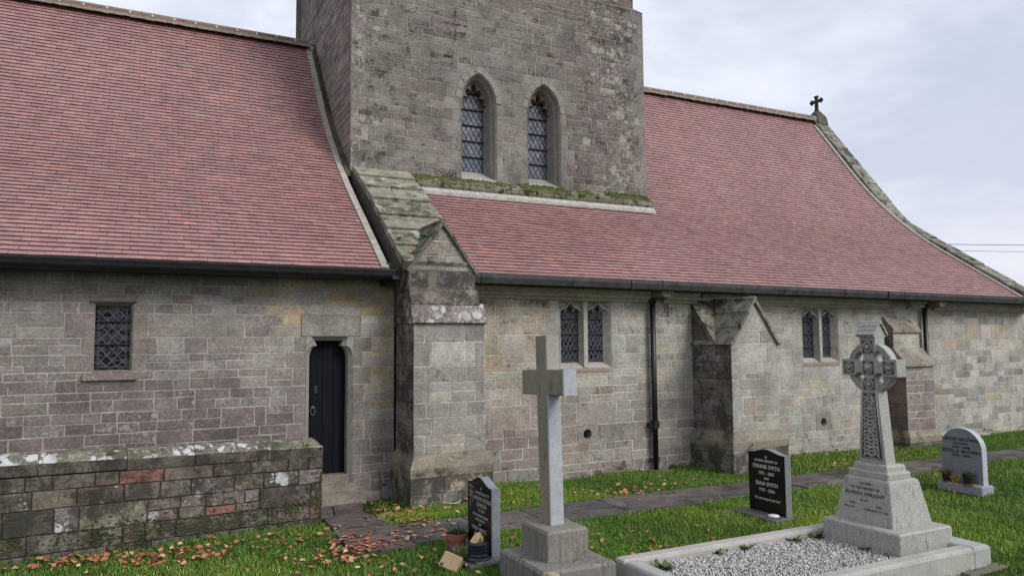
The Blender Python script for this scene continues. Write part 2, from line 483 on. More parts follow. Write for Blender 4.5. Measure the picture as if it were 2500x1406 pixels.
def col_tower(u, v, rng):
    right = clamp((u-6.6)/1.4 + rng.uniform(-.35, .35)); low = clamp((4.0-v)/1.2 + rng.uniform(-.4, .4))
    c = pick(rng, [(1, OLIVE), (.9, GREY), (.35, PURP)])
    c = mixc(c, pick(rng, [(1, PURP), (.5, GREY), (.3, DPURP)]), low*.55)
    c = mixc(c, pick(rng, [(1.2, PURP), (.7, DPURP), (.22, RED), (.7, GREY)]), right)
    c = soft(c, mixc(mixc(OLIVE, GREY, .5), PURP, .75*clamp((u-6.4)/1.6)), .5)
    c = tuple(x*(.88-.10*clamp((u-6.6)/1.5)) for x in c)
    left = clamp((3.75-u)/.35); dens = clamp((u-6.9)/1.2)
    l = .22 + .78*dens*rng.uniform(.65, 1.1) + .6*left
    return vary(c, rng, .14), (l, .30+rng.uniform(0, .2)+.12*left, 0)
def col_towerw(u, v, rng):
    c = pick(rng, [(1, OLIVE), (1, GREY), (.5, PURP)])
    return vary(c, rng, .12), (rng.uniform(.05, .3), .26+rng.uniform(0, .15), 0)
def col_b1(u, v, rng):
    c = pick(rng, [(1, MGREY), (.9, PALE), (.5, BUFF), (.4, GREY)])
    if v < -.9: c = mixc(c, PINK, rng.uniform(0, .6))
    c = soft(c, mixc(MGREY, PALE, .3), .4)
    if v > .7: c = mixc(c, GREY, .6)
    return vary(c, rng, .10), (rng.uniform(.1, .4), .15+rng.uniform(0, .14) + (.14 if v > .7 else 0), 0)
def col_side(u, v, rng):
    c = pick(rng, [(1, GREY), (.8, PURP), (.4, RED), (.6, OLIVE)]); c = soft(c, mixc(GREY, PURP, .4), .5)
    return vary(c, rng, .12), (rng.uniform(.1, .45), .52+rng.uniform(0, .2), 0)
def col_plinth(u, v, rng):
    c = pick(rng, [(1, OLIVE), (.8, GREY), (.3, BUFF)])
    return vary(c, rng, .12), (rng.uniform(.1, .4), .60+rng.uniform(0, .2), .12)
def q_grey(u, v, rng): return vary(mixc(MGREY, GREY, .4), rng, .05), (.05, .12, 0)
def q_left(u, v, rng): return vary(mixc(GREY, S(124, 113, 106, KW), .5), rng, .05), (.12, .14, 0)
def q_tower(u, v, rng): return vary(tuple(x*.88 for x in mixc(OLIVE, MGREY, .45)), rng, .08), (.15, .26, 0)
def q_pale(u, v, rng): return vary(mixc(PALE, MGREY, .5), rng, .06), (.04, .12, 0)
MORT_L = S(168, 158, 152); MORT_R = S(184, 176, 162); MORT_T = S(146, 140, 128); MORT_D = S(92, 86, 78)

# --- walls
DOOR_TOP = .10
winL = Rect(-.50, -.105, -.30, .51)
doorO = Rect(1.955, 2.575, -2.1, DOOR_TOP)
class Lintel(Rect):
    pass
rng = random.Random(11)
mb = MB(); FS = frameS(10.0)
lint = Rect(1.88, 2.68, DOOR_TOP, .39); lint.q = False
zsL = levels(G-.1, .96, [-1.98, -1.73, -1.50, -1.28, -1.03, -.78, -.54, -.30, -.10, DOOR_TOP, .39, .51, .74], rng, .25)
masonry(mb, FS, zsL, lambda z: (-7.0, 3.16), col_left, rng, [winL, doorO, lint], MORT_L, qcol=q_left, lens=(.4, .95), split=.86)
stone(mb, FS, ((1.88, DOOR_TOP), (2.68, DOOR_TOP), (2.68, .39), (1.88, .39)), q_grey(0, 0, rng)[0], (.02, .10, 0), rng, .012, wob=.001)
chan_wall = part(mb, 'wall', M['stone'])
# nave wall
zN = levels(G-.1, .88, [-.43, -.18, .12, .40, .66], rng, .29)
w2 = Rect(5.84, 6.80, -.43, .66); w3 = Rect(11.13, 12.09, -.44, .62)
h1 = Block(6.13, 6.52, -1.375); h2 = Block(11.40, 11.80, -1.44)
mb = MB()
masonry(mb, FS, zN, lambda z: (4.1, 8.5), col_mid, rng, [w2, h1], MORT_R, qcol=q_pale)
zN2 = levels(G-.1, .88, [-.44, -.16, .12, .38, .62], rng, .29)
masonry(mb, FS, zN2, lambda z: (8.45, 13.5), col_right, rng, [w3, h2], MORT_R, qcol=q_pale)
zN3 = levels(G-.1, .88, [], rng, .27)
masonry(mb, FS, zN3, lambda z: (13.5, 18.32), col_far, rng, [], S(170, 166, 158), quR=q_pale)
masonry(mb, frameE(18.32), zN3, lambda z: (10.0, 20.4), col_far, rng, [], MORT_R)
def hole_block(o):
    za, zb = o.band; x0, x1 = o.a[:2]; cx = (x0+x1)/2; cz = o.zc; r = min(.076, (zb-za)/2-.016); cz = (za+zb)/2 if min(zb-cz, cz-za) < r+.014 else cz; n = 20; y = 9.994
    c = mixc(mixc(MGREY, PINK, .3), GREY, .3); ring = []; sq = []
    hw_, zt_, zb__ = (x1-x0)/2-.004, zb-cz-.004, cz-za-.004
    angs = sorted([(2*PI*k/18) for k in range(18)]+[math.atan2(q, p) % (2*PI) for p in (hw_, -hw_) for q in (zt_, -zb__)]); n = len(angs)
    for k in range(n):
        a = angs[k]; dx, dz = math.cos(a), math.sin(a); ring.append((cx+dx*r, cz+dz*r))
        t = min((hw_/abs(dx)) if abs(dx) > 1e-6 else 9, (zt_ if dz > 0 else zb__)/abs(dz) if abs(dz) > 1e-6 else 9)
        sq.append((cx+dx*t, cz+dz*t))
    for k in range(n):
        m = (k+1) % n
        mb.face([(sq[k][0], y, sq[k][1]), (ring[k][0], y, ring[k][1]), (ring[m][0], y, ring[m][1]), (sq[m][0], y, sq[m][1])], c, (.1, .25, 0))
        mb.face([(ring[k][0], y, ring[k][1]), (ring[k][0]*.9+cx*.1, 10.2, ring[k][1]*.9+cz*.1), (ring[m][0]*.9+cx*.1, 10.2, ring[m][1]*.9+cz*.1), (ring[m][0], y, ring[m][1])], c, (0, .5, 0))
    mb.face([(cx+.2, 10.2, cz-.2), (cx-.2, 10.2, cz-.2), (cx-.2, 10.2, cz+.2), (cx+.2, 10.2, cz+.2)][::-1], (.02, .02, .02))  # dark face closes the hole, its unlit depth put into the colour
    mb.face([(x0, 10, za), (x1, 10, za), (x1, 10.01, za), (x0, 10.01, za)], c)
hole_block(h1); hole_block(h2)
nave_wall = part(mb, 'wall', M['stone'])
# gable at the east end, plain north and west walls
mb = MB(); mb.col = PALE
mb.face([(18.30, 10, .85), (18.30, 20.4, .85), (18.30, 20.4, 1.3), (18.30, 15.25, 6.3), (18.30, 12.8, 3.1), (18.30, 10, 1.0)])
mb.face([(-7, 20.4, G), (-7, 10, G), (-7, 10, .95), (-7, 12.7, 3.0), (-7, 15.2, 6.1), (-7, 17.7, 3.0), (-7, 20.4, .95)])
mb.face([(18.1, 20.4, G), (-7, 20.4, G), (-7, 20.4, 1.0), (18.1, 20.4, 1.0)])
part(mb, 'wall', M['stone'])

# --- window in the chancel wall
def convex_clip(poly, p, d):
    t0, t1 = -99, 99; n = len(poly)
    area = sum(poly[i][0]*poly[(i+1) % n][1]-poly[(i+1) % n][0]*poly[i][1] for i in range(n)); sg = 1 if area > 0 else -1
    for i in range(n):
        a = poly[i]; b = poly[(i+1) % n]; ex, ez = b[0]-a[0], b[1]-a[1]
        nx, nz = -ez*sg, ex*sg; den = nx*d[0]+nz*d[1]; num = nx*(a[0]-p[0])+nz*(a[1]-p[1])
        if abs(den) < 1e-9:
            if num > 0: return None
            continue
        t = num/den
        if den > 0: t0 = max(t0, t)
        else: t1 = min(t1, t)
    return (t0, t1) if t1 > t0+.01 else None
def leadlight(parent, poly, y, pitch, ang, bars, gmat, border=True, wd=.0085, barr=.010, lmat='lead'):
    xs = [p[0] for p in poly]; zs = [p[1] for p in poly]; cx = (min(xs)+max(xs))/2; cz = (min(zs)+max(zs))/2
    mb = MB(); mb.face([(x, y, z) for x, z in poly]); part(mb, 'glass_pane', M[gmat], parent)
    mb = MB()
    def strip(a, b, w=wd, dy=.006):
        dx, dz = b[0]-a[0], b[1]-a[1]; L = math.hypot(dx, dz) or 1; nx, nz = -dz/L*w/2, dx/L*w/2
        f = [(a[0]+nx, y-dy, a[1]+nz), (b[0]+nx, y-dy, b[1]+nz), (b[0]-nx, y-dy, b[1]-nz), (a[0]-nx, y-dy, a[1]-nz)]
        g = [(p[0], y+.001, p[2]) for p in f]
        mb.faces_idx(f+g, [(0, 1, 2, 3), (0, 4, 5, 1), (2, 6, 7, 3)])
    ext = max(max(xs)-min(xs), max(zs)-min(zs))
    ip = poly
    if border:
        bx = .035; ip = [(x+(bx if x < cx-.01 else -bx if x > cx+.01 else 0), z+(bx if z < cz else -bx*.3)) for x, z in poly]
        for a, b in zip(ip, ip[1:]+ip[:1]): strip(a, b, wd*.8)
        k = int((max(zs)-min(zs))/.045)
        for i in range(1, k):
            z = min(zs)+i*.045
            for side in (-1, 1):
                r = convex_clip(poly, (cx, z), (1, 0)); r2 = convex_clip(ip, (cx, z), (1, 0))
                if r and r2: strip((cx+(r[0] if side < 0 else r2[1]), z), (cx+(r2[0] if side < 0 else r[1]), z), wd*.6)
    for s in (-1, 1):
        d = (math.cos(ang), s*math.sin(ang)); nrm = (-d[1], d[0]); n = int(ext/pitch)+2
        for i in range(-n, n+1):
            p = (cx+nrm[0]*i*pitch, cz+nrm[1]*i*pitch); r = convex_clip(ip, p, d)
            if r: strip((p[0]+d[0]*r[0], p[1]+d[1]*r[0]), (p[0]+d[0]*r[1], p[1]+d[1]*r[1]), wd, .006 if s > 0 else .0075)
    part(mb, 'leading', M[lmat], parent)
    for z in bars:
        r = convex_clip(poly, (cx, z), (1, 0)); mb = MB()
        if r: mb.tube([(cx+r[0], y-.022, z), (cx+r[1], y-.022, z)], barr, 6); part(mb, 'saddle_bar', M['bar'], parent)

def ring_faces(mb, rings, col, wx):
    for a, b in zip(rings, rings[1:]):
        n = len(a)
        for i in range(n):
            m = (i+1) % n
            mb.face([a[i], b[i], b[m], a[m]], col, wx)
def rect_ring(x0, x1, z0, z1, y): return [(x0, y, z0), (x0, y, z1), (x1, y, z1), (x1, y, z0)]

c = q_left(0, 0, rng)[0]; mb = MB()
ring_faces(mb, [rect_ring(-.506, -.099, -.306, .516, 9.992), rect_ring(-.506, -.125, -.290, .480, 10.03), rect_ring(-.500, -.130, -.285, .475, 10.12)], c, (.1, .25, 0))
# roll-moulded lintel edge and splayed sill
mb.extrude([(9.992, .515), (9.965, .522), (9.952, .545), (9.962, .572), (9.992, .580)], lambda y, z: (-.545, y, z), lambda y, z: (-.065, y, z), c, (.15, .3, 0))
mb.extrude([(10.10, -.285), (9.97, -.330), (9.955, -.400), (9.992, -.412)], lambda y, z: (-.61, y, z), lambda y, z: (-.04, y, z), S(124, 112, 106, KW), (.55, .24, 0))
wo = part(mb, 'window', M['dressed'])
leadlight(wo, [(-.500, -.285), (-.130, -.285), (-.130, .475), (-.500, .475)], 10.10, .088, R(50), [.02, .29], 'glass_dark')

# --- two-light windows of the nave
def two_light(xl, xr, z0, z1):
    mb = MB(); c = mixc(PALE, MGREY, .45); wx = (.04, .13, 0); yb = 10.27
    ring_faces(mb, [rect_ring(xl-.006, xr+.006, z0+.0, z1+.006, 9.993), rect_ring(xl+.02, xr-.02, z0+.035, z1-.02, 10.02), rect_ring(xl+.03, xr-.03, z0+.05, z1-.025, 10.035), rect_ring(xl+.085, xr-.085, z0+.10, z1-.03, 10.11), rect_ring(xl+.085, xr-.085, z0+.10, z1-.03, 10.16)], c, wx)
    mx = (xl+xr)/2
    mb.extrude([(mx-.036, 9.994), (mx+.036, 9.994), (mx+.046, 10.03), (mx+.046, 10.04), (mx+.068, 10.12), (mx-.068, 10.12), (mx-.046, 10.04), (mx-.046, 10.03)], lambda x, y: (x, y, z0+.03), lambda x, y: (x, y, z1-.015), mixc(PALE, MGREY, .2), wx)
    mb.extrude([(10.13, z0+.115), (9.985, z0+.005), (9.985, z0-.04), (10.0, z0-.04), (10.13, z0)], lambda y, z: (xl-.004, y, z), lambda y, z: (xr+.004, y, z), S(140, 122, 114, KW), (.45, .2, 0))
    lights = ((xl+.012, mx-.046), (mx+.046, xr-.012))
    sp = z1-.235
    for a, b in lights:
        cx = (a+b)/2; hw = (b-a)/2; pts = []
        for i in range(25):
            t = -1+2*i/24; u = abs(t)
            if u > .45: zz = sp+.125*math.sqrt(max(0, 1-((u-.45)/.55)**2))
            else: zz = sp+.125+.10*((.45-u)/.45)**1.7
            pts.append((cx+t*hw, zz))
        for p, q in zip(pts, pts[1:]):
            th = .026
            f = [(p[0], p[1]-th/2), (q[0], q[1]-th/2), (q[0], q[1]+th/2), (p[0], p[1]+th/2)]
            mb.extrude(f, lambda x, z: (x, 10.022, z), lambda x, z: (x, 10.125, z), mixc(PALE, MGREY, .25), (.03, .05, 0))
            mb.face([(p[0], 10.085, p[1]), (q[0], 10.085, q[1]), (q[0], 10.085, z1), (p[0], 10.085, z1)], c, (0, .25, 0))
        # cusps
        for s in (-1, 1):
            mb.extrude([(cx+s*hw*.52, sp+.13), (cx+s*hw*.30, sp+.045), (cx+s*hw*.42, sp+.15)], lambda x, z: (x, 10.05, z), lambda x, z: (x, 10.12, z), c, wx)
    wo = part(mb, 'window', M['dressed'])
    for a, b in lights:
        leadlight(wo, [(a+.015, z0+.10), (b-.015, z0+.10), (b-.015, z1-.1), (a+.015, z1-.1)], 10.128, .070, R(60), [z0+.31, z0+.56, z0+.80], 'glass_dark')
two_light(5.84, 6.80, -.43, .66); two_light(11.13, 12.09, -.44, .62)

# --- door
mb = MB(); c = mixc(MGREY, GREY, .3); wx = (.03, .14, 0)
def door_path(o, zb):
    """half outline from the sill up: straight jamb, quarter-round shoulder, flat lintel"""
    xl, xr = 1.955+o, 2.575-o; s = -.20; pl = [(xl, zb), (xl, s)]
    for i in range(1, 7):
        t = i/6
        pl.append((xl+.105*(1-math.cos(t*PI/2))*.95, s+.20*math.sin(t*PI/2)*.9+.0))
    pl += [(xl+.085, s+.22), (xl+.068, DOOR_TOP-.0-o)]
    return pl + [(xl+xr-x, z) for x, z in pl[::-1]]
rings = []
for o, y in ((-.004, 9.990), (.045, 10.05), (.05, 10.055), (.05, 10.30)):
    rings.append([(x, y, z) for x, z in door_path(o, -1.98)])
for a, b in zip(rings, rings[1:]):
    for i in range(len(a)-1): mb.face([a[i], b[i], b[i+1], a[i+1]], c, wx)
# shoulder stones close the corners between the curve and the square opening
for side in (0, 1):
    p = door_path(-.004, -1.98); h = p[:len(p)//2] if side == 0 else p[len(p)//2:][::-1]
    xe = 1.951 if side == 0 else 2.579
    for (x1, z1), (x2, z2) in zip(h[1:], h[2:]):
        q = [(xe, 9.990, z1), (x1, 9.990, z1), (x2, 9.990, z2), (xe, 9.990, z2)]
        mb.face(q if side == 0 else q[::-1], c, wx)
ds = part(mb, 'door_surround', M['dressed'])
mb = MB()
for k in range(5):
    x = 1.90+k*.155; mb.box(x+.002, x+.152, 10.20+.002*(k % 2), 10.26, -1.74, .14)
dr = part(mb, 'door', M['door'])
mb = MB()
hx = 2.085; pts = [(hx+.030*math.sin(a)*(1-.35*math.cos(a)), 10.185, -.90-.052*math.cos(a)) for a in [i*2*PI/16 for i in range(16)]]
mb.tube(pts, .006, 6, closed=True); mb.sphere((hx, 10.185, -.845), .026, 10, 6, sq=(1, .5, .8))
part(mb, 'ring_handle', M['lead'], dr)
mb = MB(); mb.box(hx+.015, hx+.065, 10.190, 10.202, -.66, -.56); mb.box(hx+.03, hx+.05, 10.188, 10.191, -.63, -.59, (.0, .0, .0))
part(mb, 'lock_plate', M['bar'], dr)
mb = MB()
for x, z in ((2.07, -.155), (2.19, -.155), (2.31, -.155), (2.21, -1.60)):
    mb = MB(); mb.sphere((x, 10.197, z), .012, 8, 5); part(mb, 'door_stud', M['bar'], dr)
mb = MB(); c2 = S(128, 120, 108, KW)
mb.box(1.93, 2.60, 10.04, 10.32, -1.86, -1.745, c2, (.2, .3, .05)); mb.box(1.90, 2.62, 9.985, 10.3, -2.0, -1.862, c2, (.3, .3, .05))
mb.box(1.80, 2.70, 9.72, 9.983, G-.1, -1.955, S(122, 114, 104, KW), (.2, .3, .05)); mb.box(2.703, 3.10, 9.86, 9.983, G-.1, -1.975, S(128, 120, 106, KW), (.2, .35, .05))
part(mb, 'doorstep', M['coping'])

# --- roofs
TK = .98
TCOL = [(6, S(153, 116, 113, TK)), (5, S(149, 113, 111, TK)), (4, S(158, 119, 115, TK)), (1.3, S(161, 121, 114, TK)), (.12, S(168, 126, 114, TK)), (.3, S(145, 124, 121, TK)), (1.5, S(144, 112, 110, TK))]
def prof_len(pf):
    L = [0]
    for a, b in zip(pf, pf[1:]): L.append(L[-1]+math.hypot(b[0]-a[0], b[1]-a[1]))
    return L
def prof_at(pf, L, s):
    s = max(0, min(L[-1]-1e-6, s)) if s >= 0 else s
    i = 0
    while i < len(L)-2 and s > L[i+1]: i += 1
    t = (s-L[i])/(L[i+1]-L[i]); a, b = pf[i], pf[i+1]
    dy, dz = b[0]-a[0], b[1]-a[1]; q = math.hypot(dy, dz)
    return a[0]+dy*t, a[1]+dz*t, -dz/q, dy/q           # y, z and outward normal
def tiles(name, x0, x1, pf, skip, tilt, seed):
    rng = random.Random(seed); L = prof_len(pf); mb = MB(); g = .104; w = .1695; k = 0; s = 0
    while s < L[-1]-.03:
        off = (k % 2)*w/2; n = int((x1-x0)/w)+2
        y0, z0, ny0, nz0 = prof_at(pf, L, s); y1, z1, ny1, nz1 = prof_at(pf, L, min(s+g+.025, L[-1]-.001))
        for i in range(-1, n):
            a = x0+i*w+off+rng.uniform(-.002, .002); b = a+w-.003
            a = max(a, x0); b = min(b, x1)
            if b-a < .02 or skip((a+b)/2, y0): continue
            h = [.027+rng.uniform(-.003, .003), .027+rng.uniform(-.003, .003)]
            sl = rng.uniform(-.003, .003); f = 1-s/L[-1]
            T = lambda x, z: z+tilt*(x-4.3)*f
            p = [(a, y0+ny0*h[0]-sl*nz0, T(a, z0+nz0*h[0])), (b, y0+ny0*h[1]-sl*nz0, T(b, z0+nz0*h[1])), (b, y1+ny1*.006, T(b, z1+nz1*.006)), (a, y1+ny1*.006, T(a, z1+nz1*.006))]
            q0 = (a, y0+ny0*.014, T(a, z0+nz0*.014)); q1 = (b, y0+ny0*.014, T(b, z0+nz0*.014))
            c = vary(pick(rng, TCOL), rng, .04, .015)
            if rng.random() < .003: c = S(178, 128, 112, TK)
            mb.face(p, c); mb.face([q0, q1, p[1], p[0]], mixc(S(100, 62, 58), c, .25)); mb.face([q0, p[0], p[3]], c); mb.face([p[1], q1, p[2]], c)  # tail faces coloured darker: shade of the course lines put into the colour
        k += 1; s += g
    # plain north slope and an underlay just below the tiles
    rc = S(140, 88, 93, TK)
    for (ya, za), (yb, zb) in zip(pf, pf[1:]):
        for xa, xb in ((x0, x1),):
            yr = pf[-1][0]
            mb.face([(xb, 2*yr-ya, za), (xa, 2*yr-ya, za), (xa, 2*yr-yb, zb), (xb, 2*yr-yb, zb)], rc)
            f = 0
            mb.face([(xa, ya+.02, za-.035+tilt*(xa-4.3)*(1-(za-1)/5.5)), (xb, ya+.02, za-.035+tilt*(xb-4.3)*(1-(za-1)/5.5)), (xb, yb+.02, zb-.03+tilt*(xb-4.3)*(1-(zb-1)/5.5)), (xa, yb+.02, zb-.03+tilt*(xa-4.3)*(1-(zb-1)/5.5))], (.05, .03, .03))
    return part(mb, name, M['tile'])
def bell(p0, p1, a, b, p3):
    """straight, quadratic curve through the sprocket, straight"""
    d0 = (p1[0]-p0[0], p1[1]-p0[1]); A = (a, p0[1]+d0[1]/d0[0]*(a-p0[0])); sl = (p3[1]-b[1])/(p3[0]-b[0])
    m0 = d0[1]/d0[0]; cx = (b[1]-A[1]+m0*A[0]-sl*b[0])/(m0-sl); C = (cx, A[1]+m0*(cx-A[0]))
    q = [((1-t)**2*A[0]+2*t*(1-t)*C[0]+t*t*b[0], (1-t)**2*A[1]+2*t*(1-t)*C[1]+t*t*b[1]) for t in [i/9 for i in range(10)]]
    return [p0]+q+[p3]
pfL = bell((9.66, 1.0), (11.3, 2.19), 11.35, (13.95, 4.60), (15.2, 6.13))
pfR = bell((9.64, .985), (11.2, 2.06), 11.45, (13.9, 4.66), (15.25, 6.50))
nr = random.Random(3)
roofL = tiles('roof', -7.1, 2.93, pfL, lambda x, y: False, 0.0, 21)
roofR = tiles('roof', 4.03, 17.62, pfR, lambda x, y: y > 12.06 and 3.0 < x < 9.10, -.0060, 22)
def ridge(parent, x0, x1, yc, zc, z1, seed, broken):
    rng = random.Random(seed); mb = MB(); mo = MB(); x = x0
    while x < x1:
        e = min(x+.375, x1); f = (x-x0)/(x1-x0); z = zc+(z1-zc)*f+rng.uniform(-.006, .006)
        P = []
        for xx in (x+.012, e-.012):
            P.append([(xx, yc+.15*math.cos(a)*1.0, z-.015+.096*math.sin(a)) for a in [PI*i/8 for i in range(9)]])
        c = vary(pick(rng, [(1, S(122, 98, 90)), (1, S(128, 102, 92)), (.6, S(112, 98, 88))]), rng, .1)
        for i in range(8): mb.face([P[0][i], P[0][i+1], P[1][i+1], P[1][i]], c, (.35, .25, 0))
        for q in (P[0], P[1][::-1]): mb.face(q, c)
        mo.extrude([(yc+.158*math.cos(a), z-.015+.100*math.sin(a)) for a in [PI*i/8 for i in range(9)]], lambda y, zz: (e-.016, y, zz), lambda y, zz: (e+.016, y, zz), S(186, 176, 160))
        x += .375
    part(mb, 'ridge_tile', M['dressed'], parent)
    # bedding mortar, ragged lower edge
    n = int((x1-x0)/.06); pr = None
    for i in range(n+1):
        xx = x0+(x1-x0)*i/n; z = zc+(z1-zc)*i/n; d = rng.uniform(.02, .06)*broken
        cur = [(xx, yc-.12, z+.06), (xx, yc-.15, z-.03), (xx, yc-.17-d*.7, z-.075-d*1.1)]
        if pr:
            for j in range(2): mo.face([pr[j+1], cur[j+1], cur[j], pr[j]], vary(S(126, 115, 104), rng, .08))
        pr = cur
    part(mo, 'mortar_bedding', M['mortar'], parent)
ridge(roofL, -7.1, 2.95, 15.2, 6.175, 6.185, 31, .5)
ridge(roofR, 9.0, 17.70, 15.25, 6.51, 6.57, 32, .6)

def sweep_profile(mb, pf, x0, x1, lift, thick, seg, rng, colf, tail=.0, tilt=0, s0=0, s1=None, jag=0):
    """slabs lying along a roof slope: each a few cm thick with its tail a little raised"""
    L = prof_len(pf); s = s0; s1 = s1 or L[-1]
    while s < s1-.02:
        e = min(s+seg*rng.uniform(.85, 1.15) if seg > .1 else s+seg, s1)
        cuts = [s]+[l for l in L if s+.03 < l < e-.03]+[min(e+.015, s1)]
        c, w = colf(rng); xa = x0; xb = x1+(rng.uniform(-jag, jag) if jag else 0)
        for p, q in zip(cuts, cuts[1:]):
            ya, za, na, ma = prof_at(pf, L, p); yb, zb, nb, mb_ = prof_at(pf, L, q)
            la = lift+tail*(1-(p-s)/(e-s)); lb = lift+tail*(1-(q-s)/(e-s))
            T = lambda x, z: z+tilt*(x-4.3)*(1-p/L[-1])
            top = [(xa, ya+na*la, T(xa, za+ma*la)), (xb, ya+na*la, T(xb, za+ma*la)), (xb, yb+nb*lb, T(xb, zb+mb_*lb)), (xa, yb+nb*lb, T(xa, zb+mb_*lb))]
            mb.slab(top, thick, c, w)
        s = e
COP = S(132, 127, 110, 1.1)
# coping of the cross wall between chancel and nave
rng = random.Random(41)
mb = MB()
pfC = [(9.42, .99), (10.4, 1.70), (11.2, 2.29), (12.12, 2.88)]
sweep_profile(mb, pfC, 3.09, 4.06, .10, .16, .50, rng, lambda r: (vary(COP, r, .1), (.32+r.uniform(0, .38), .44+r.uniform(0, .2), .06)), tail=.035)
part(mb, 'coping', M['coping'])
mb = MB(); mb.col = S(92, 86, 76)
for (ya, za), (yb, zb) in zip(pfC, pfC[1:]): mb.slab([(3.055, ya, za+.02), (3.10, ya, za+.02), (3.10, yb, zb+.02), (3.055, yb, zb+.02)], .3, S(70, 66, 58), (.1, .5, .1))
for (ya, za), (yb, zb) in zip(pfC, pfC[1:]): mb.slab([(3.10, ya, za-.06), (4.06, ya, za-.06), (4.06, yb, zb-.06), (3.10, yb, zb-.06)], .3, S(100, 96, 86), (.1, .4, .1))
mb.box(2.95, 3.16, 9.70, 10.3, .80, 1.10, S(84, 80, 70), (.1, .5, .05))
part(mb, 'wall', M['coping'])
# cement fillets beside the tiles
mb = MB()
pfLf = pfL[:-1]+[(15.14, 6.06)]
sweep_profile(mb, pfLf, 2.875, 2.975, .042, .05, .07, rng, lambda r: (vary(S(158, 152, 142), r, .05), (0, 0, 0)), jag=0)
part(mb, 'mortar_fillet', M['mortar'], roofL)
mb = MB(); r2 = random.Random(5)
sweep_profile(mb, pfR[:-1]+[(15.1, 6.30)], 17.54, 17.66, .045, .05, .07, r2, lambda r: (vary(S(150, 144, 136), r, .05), (0, 0, 0)), tilt=-.006)
part(mb, 'mortar_fillet', M['mortar'], roofR)
# mossy upstand between the roof and the west face of the tower
mb = MB(); pfm = [(12.1, 2.72)]+[p for p in pfL if p[0] > 12.3][:-1]+[(15.0, 5.9)]
sweep_profile(mb, pfm, 2.975, 3.07, .10, .16, .35, rng, lambda r: (vary(S(84, 76, 62), r, .15), (.05, .50, .34)))
part(mb, 'upstand', M['coping'])
# east gable coping
mb = MB(); r2 = random.Random(8)
pfG = [(9.50, .90), (11.2, 2.06), (12.3, 2.80), (12.72, 3.11), (13.05, 3.52), (13.4, 4.0), (13.9, 4.66), (15.25, 6.46)]
sweep_profile(mb, pfG, 17.67, 18.16, .10, .22, .8, r2, lambda r: (vary(S(128, 126, 114), r, .1), (.35+r.uniform(0, .3), .50+r.uniform(0, .25), .0+r.uniform(0, .36))), tail=.012, tilt=-.006)
part(mb, 'coping', M['coping'])
# apex stone and finial cross
mb = MB(); mb.col = S(84, 84, 70); mb.wx = (.1, .42, .2)
mb.stack(17.96, 15.29, [(6.40, .20, .24), (6.64, .20, .18), (6.75, .14, .12), (6.83, .08, .08)])
fb = part(mb, 'apex_stone', M['coping'])
mb = MB(); mb.col = S(62, 70, 62); mb.wx = (.05, .40, .25)
mb.stack(17.96, 15.29, [(6.81, .065, .075), (6.86, .052, .055), (6.92, .042, .044), (7.10, .038, .040), (7.26, .036, .038), (7.27, .05, .055), (7.305, .05, .06), (7.32, .03, .03)])
for s in (-1, 1):
    mb.box(17.92, 18.0, 15.29+min(0, s*.15), 15.29+max(0, s*.15), 7.115, 7.19)
    mb.sphere((17.96, 15.29+s*.185, 7.153), .055, 8, 6); mb.sphere((17.96, 15.29+s*.165, 7.205), .032, 8, 5); mb.sphere((17.96, 15.29+s*.165, 7.10), .032, 8, 5)
    mb.sphere((17.96, 15.29+s*.05, 7.30), .030, 8, 5); mb.sphere((17.96, 15.29+s*.045, 7.02), .026, 8, 5)
part(mb, 'finial_cross', M['coping'], fb)

# --- gutters
mb = MB()
gp = [(-7.1, 9.565, .945), (3.02, 9.565, .955)]
prof = [(.072*math.cos(a), -.012+.085*math.sin(a)) for a in [PI+PI*i/8 for i in range(9)]]
prof = prof + [(.072, .036), (.060, .036), (.055, .0), (-.055, .0), (-.060, .036), (-.080, .036), (-.080, .020)]
mb.extrude([(9.565+y, .955+z) for y, z in prof], lambda y, z: (-7.1, y, z), lambda y, z: (3.04, y, z))
for x in [-6.6+1.15*i for i in range(9)]: mb.extrude([(9.565+y*1.12, .955+z*1.12) for y, z in prof], lambda y, z: (x, y, z), lambda y, z: (x+.06, y, z))
mb.box(2.98, 3.14, 9.5, 9.6, .86, .985)
gl = part(mb, 'gutter', M['black'])
mb = MB(); mb.box(-7.1, 3.05, 9.64, 9.985, .872, .96); part(mb, 'soffit_board', M['black'], gl)
mb = MB()
zt = lambda x: -.0060*(x-4.3)
xs = [4.12+.85*i for i in range(17)]; xs[-1] = 18.3
for a, b in zip(xs, xs[1:]):
    j = .006*math.sin(a*3.1); za, zb_ = zt(a), zt(b)
    P = lambda x, y, z: (x, y+j, z+zt(x))
    prf = [(9.545, 1.005), (9.535, .94), (9.550, .858), (9.66, .852), (9.66, .93), (9.60, .945), (9.565, 1.0)]
    mb.extrude(prf, lambda y, z: P(a, y, z), lambda y, z: P(b-.004, y, z))
for i, x in enumerate((4.3, 6.9, 8.1, 10.2, 13.0, 16.1)):
    mb.extrude([(9.535, 1.0), (9.523, .94), (9.540, .850), (9.6, .846)], lambda y, z: (x, y, z+zt(x)), lambda y, z: (x+.09, y, z+zt(x)))
gr = part(mb, 'gutter', M['fascia'])
mb = MB(); mb.slab([(4.1, 9.66, .93), (18.0, 9.66, .93+zt(18)), (18.0, 9.99, .90+zt(18)), (4.1, 9.99, .90)], .04); part(mb, 'soffit_board', M['fascia'], gr)

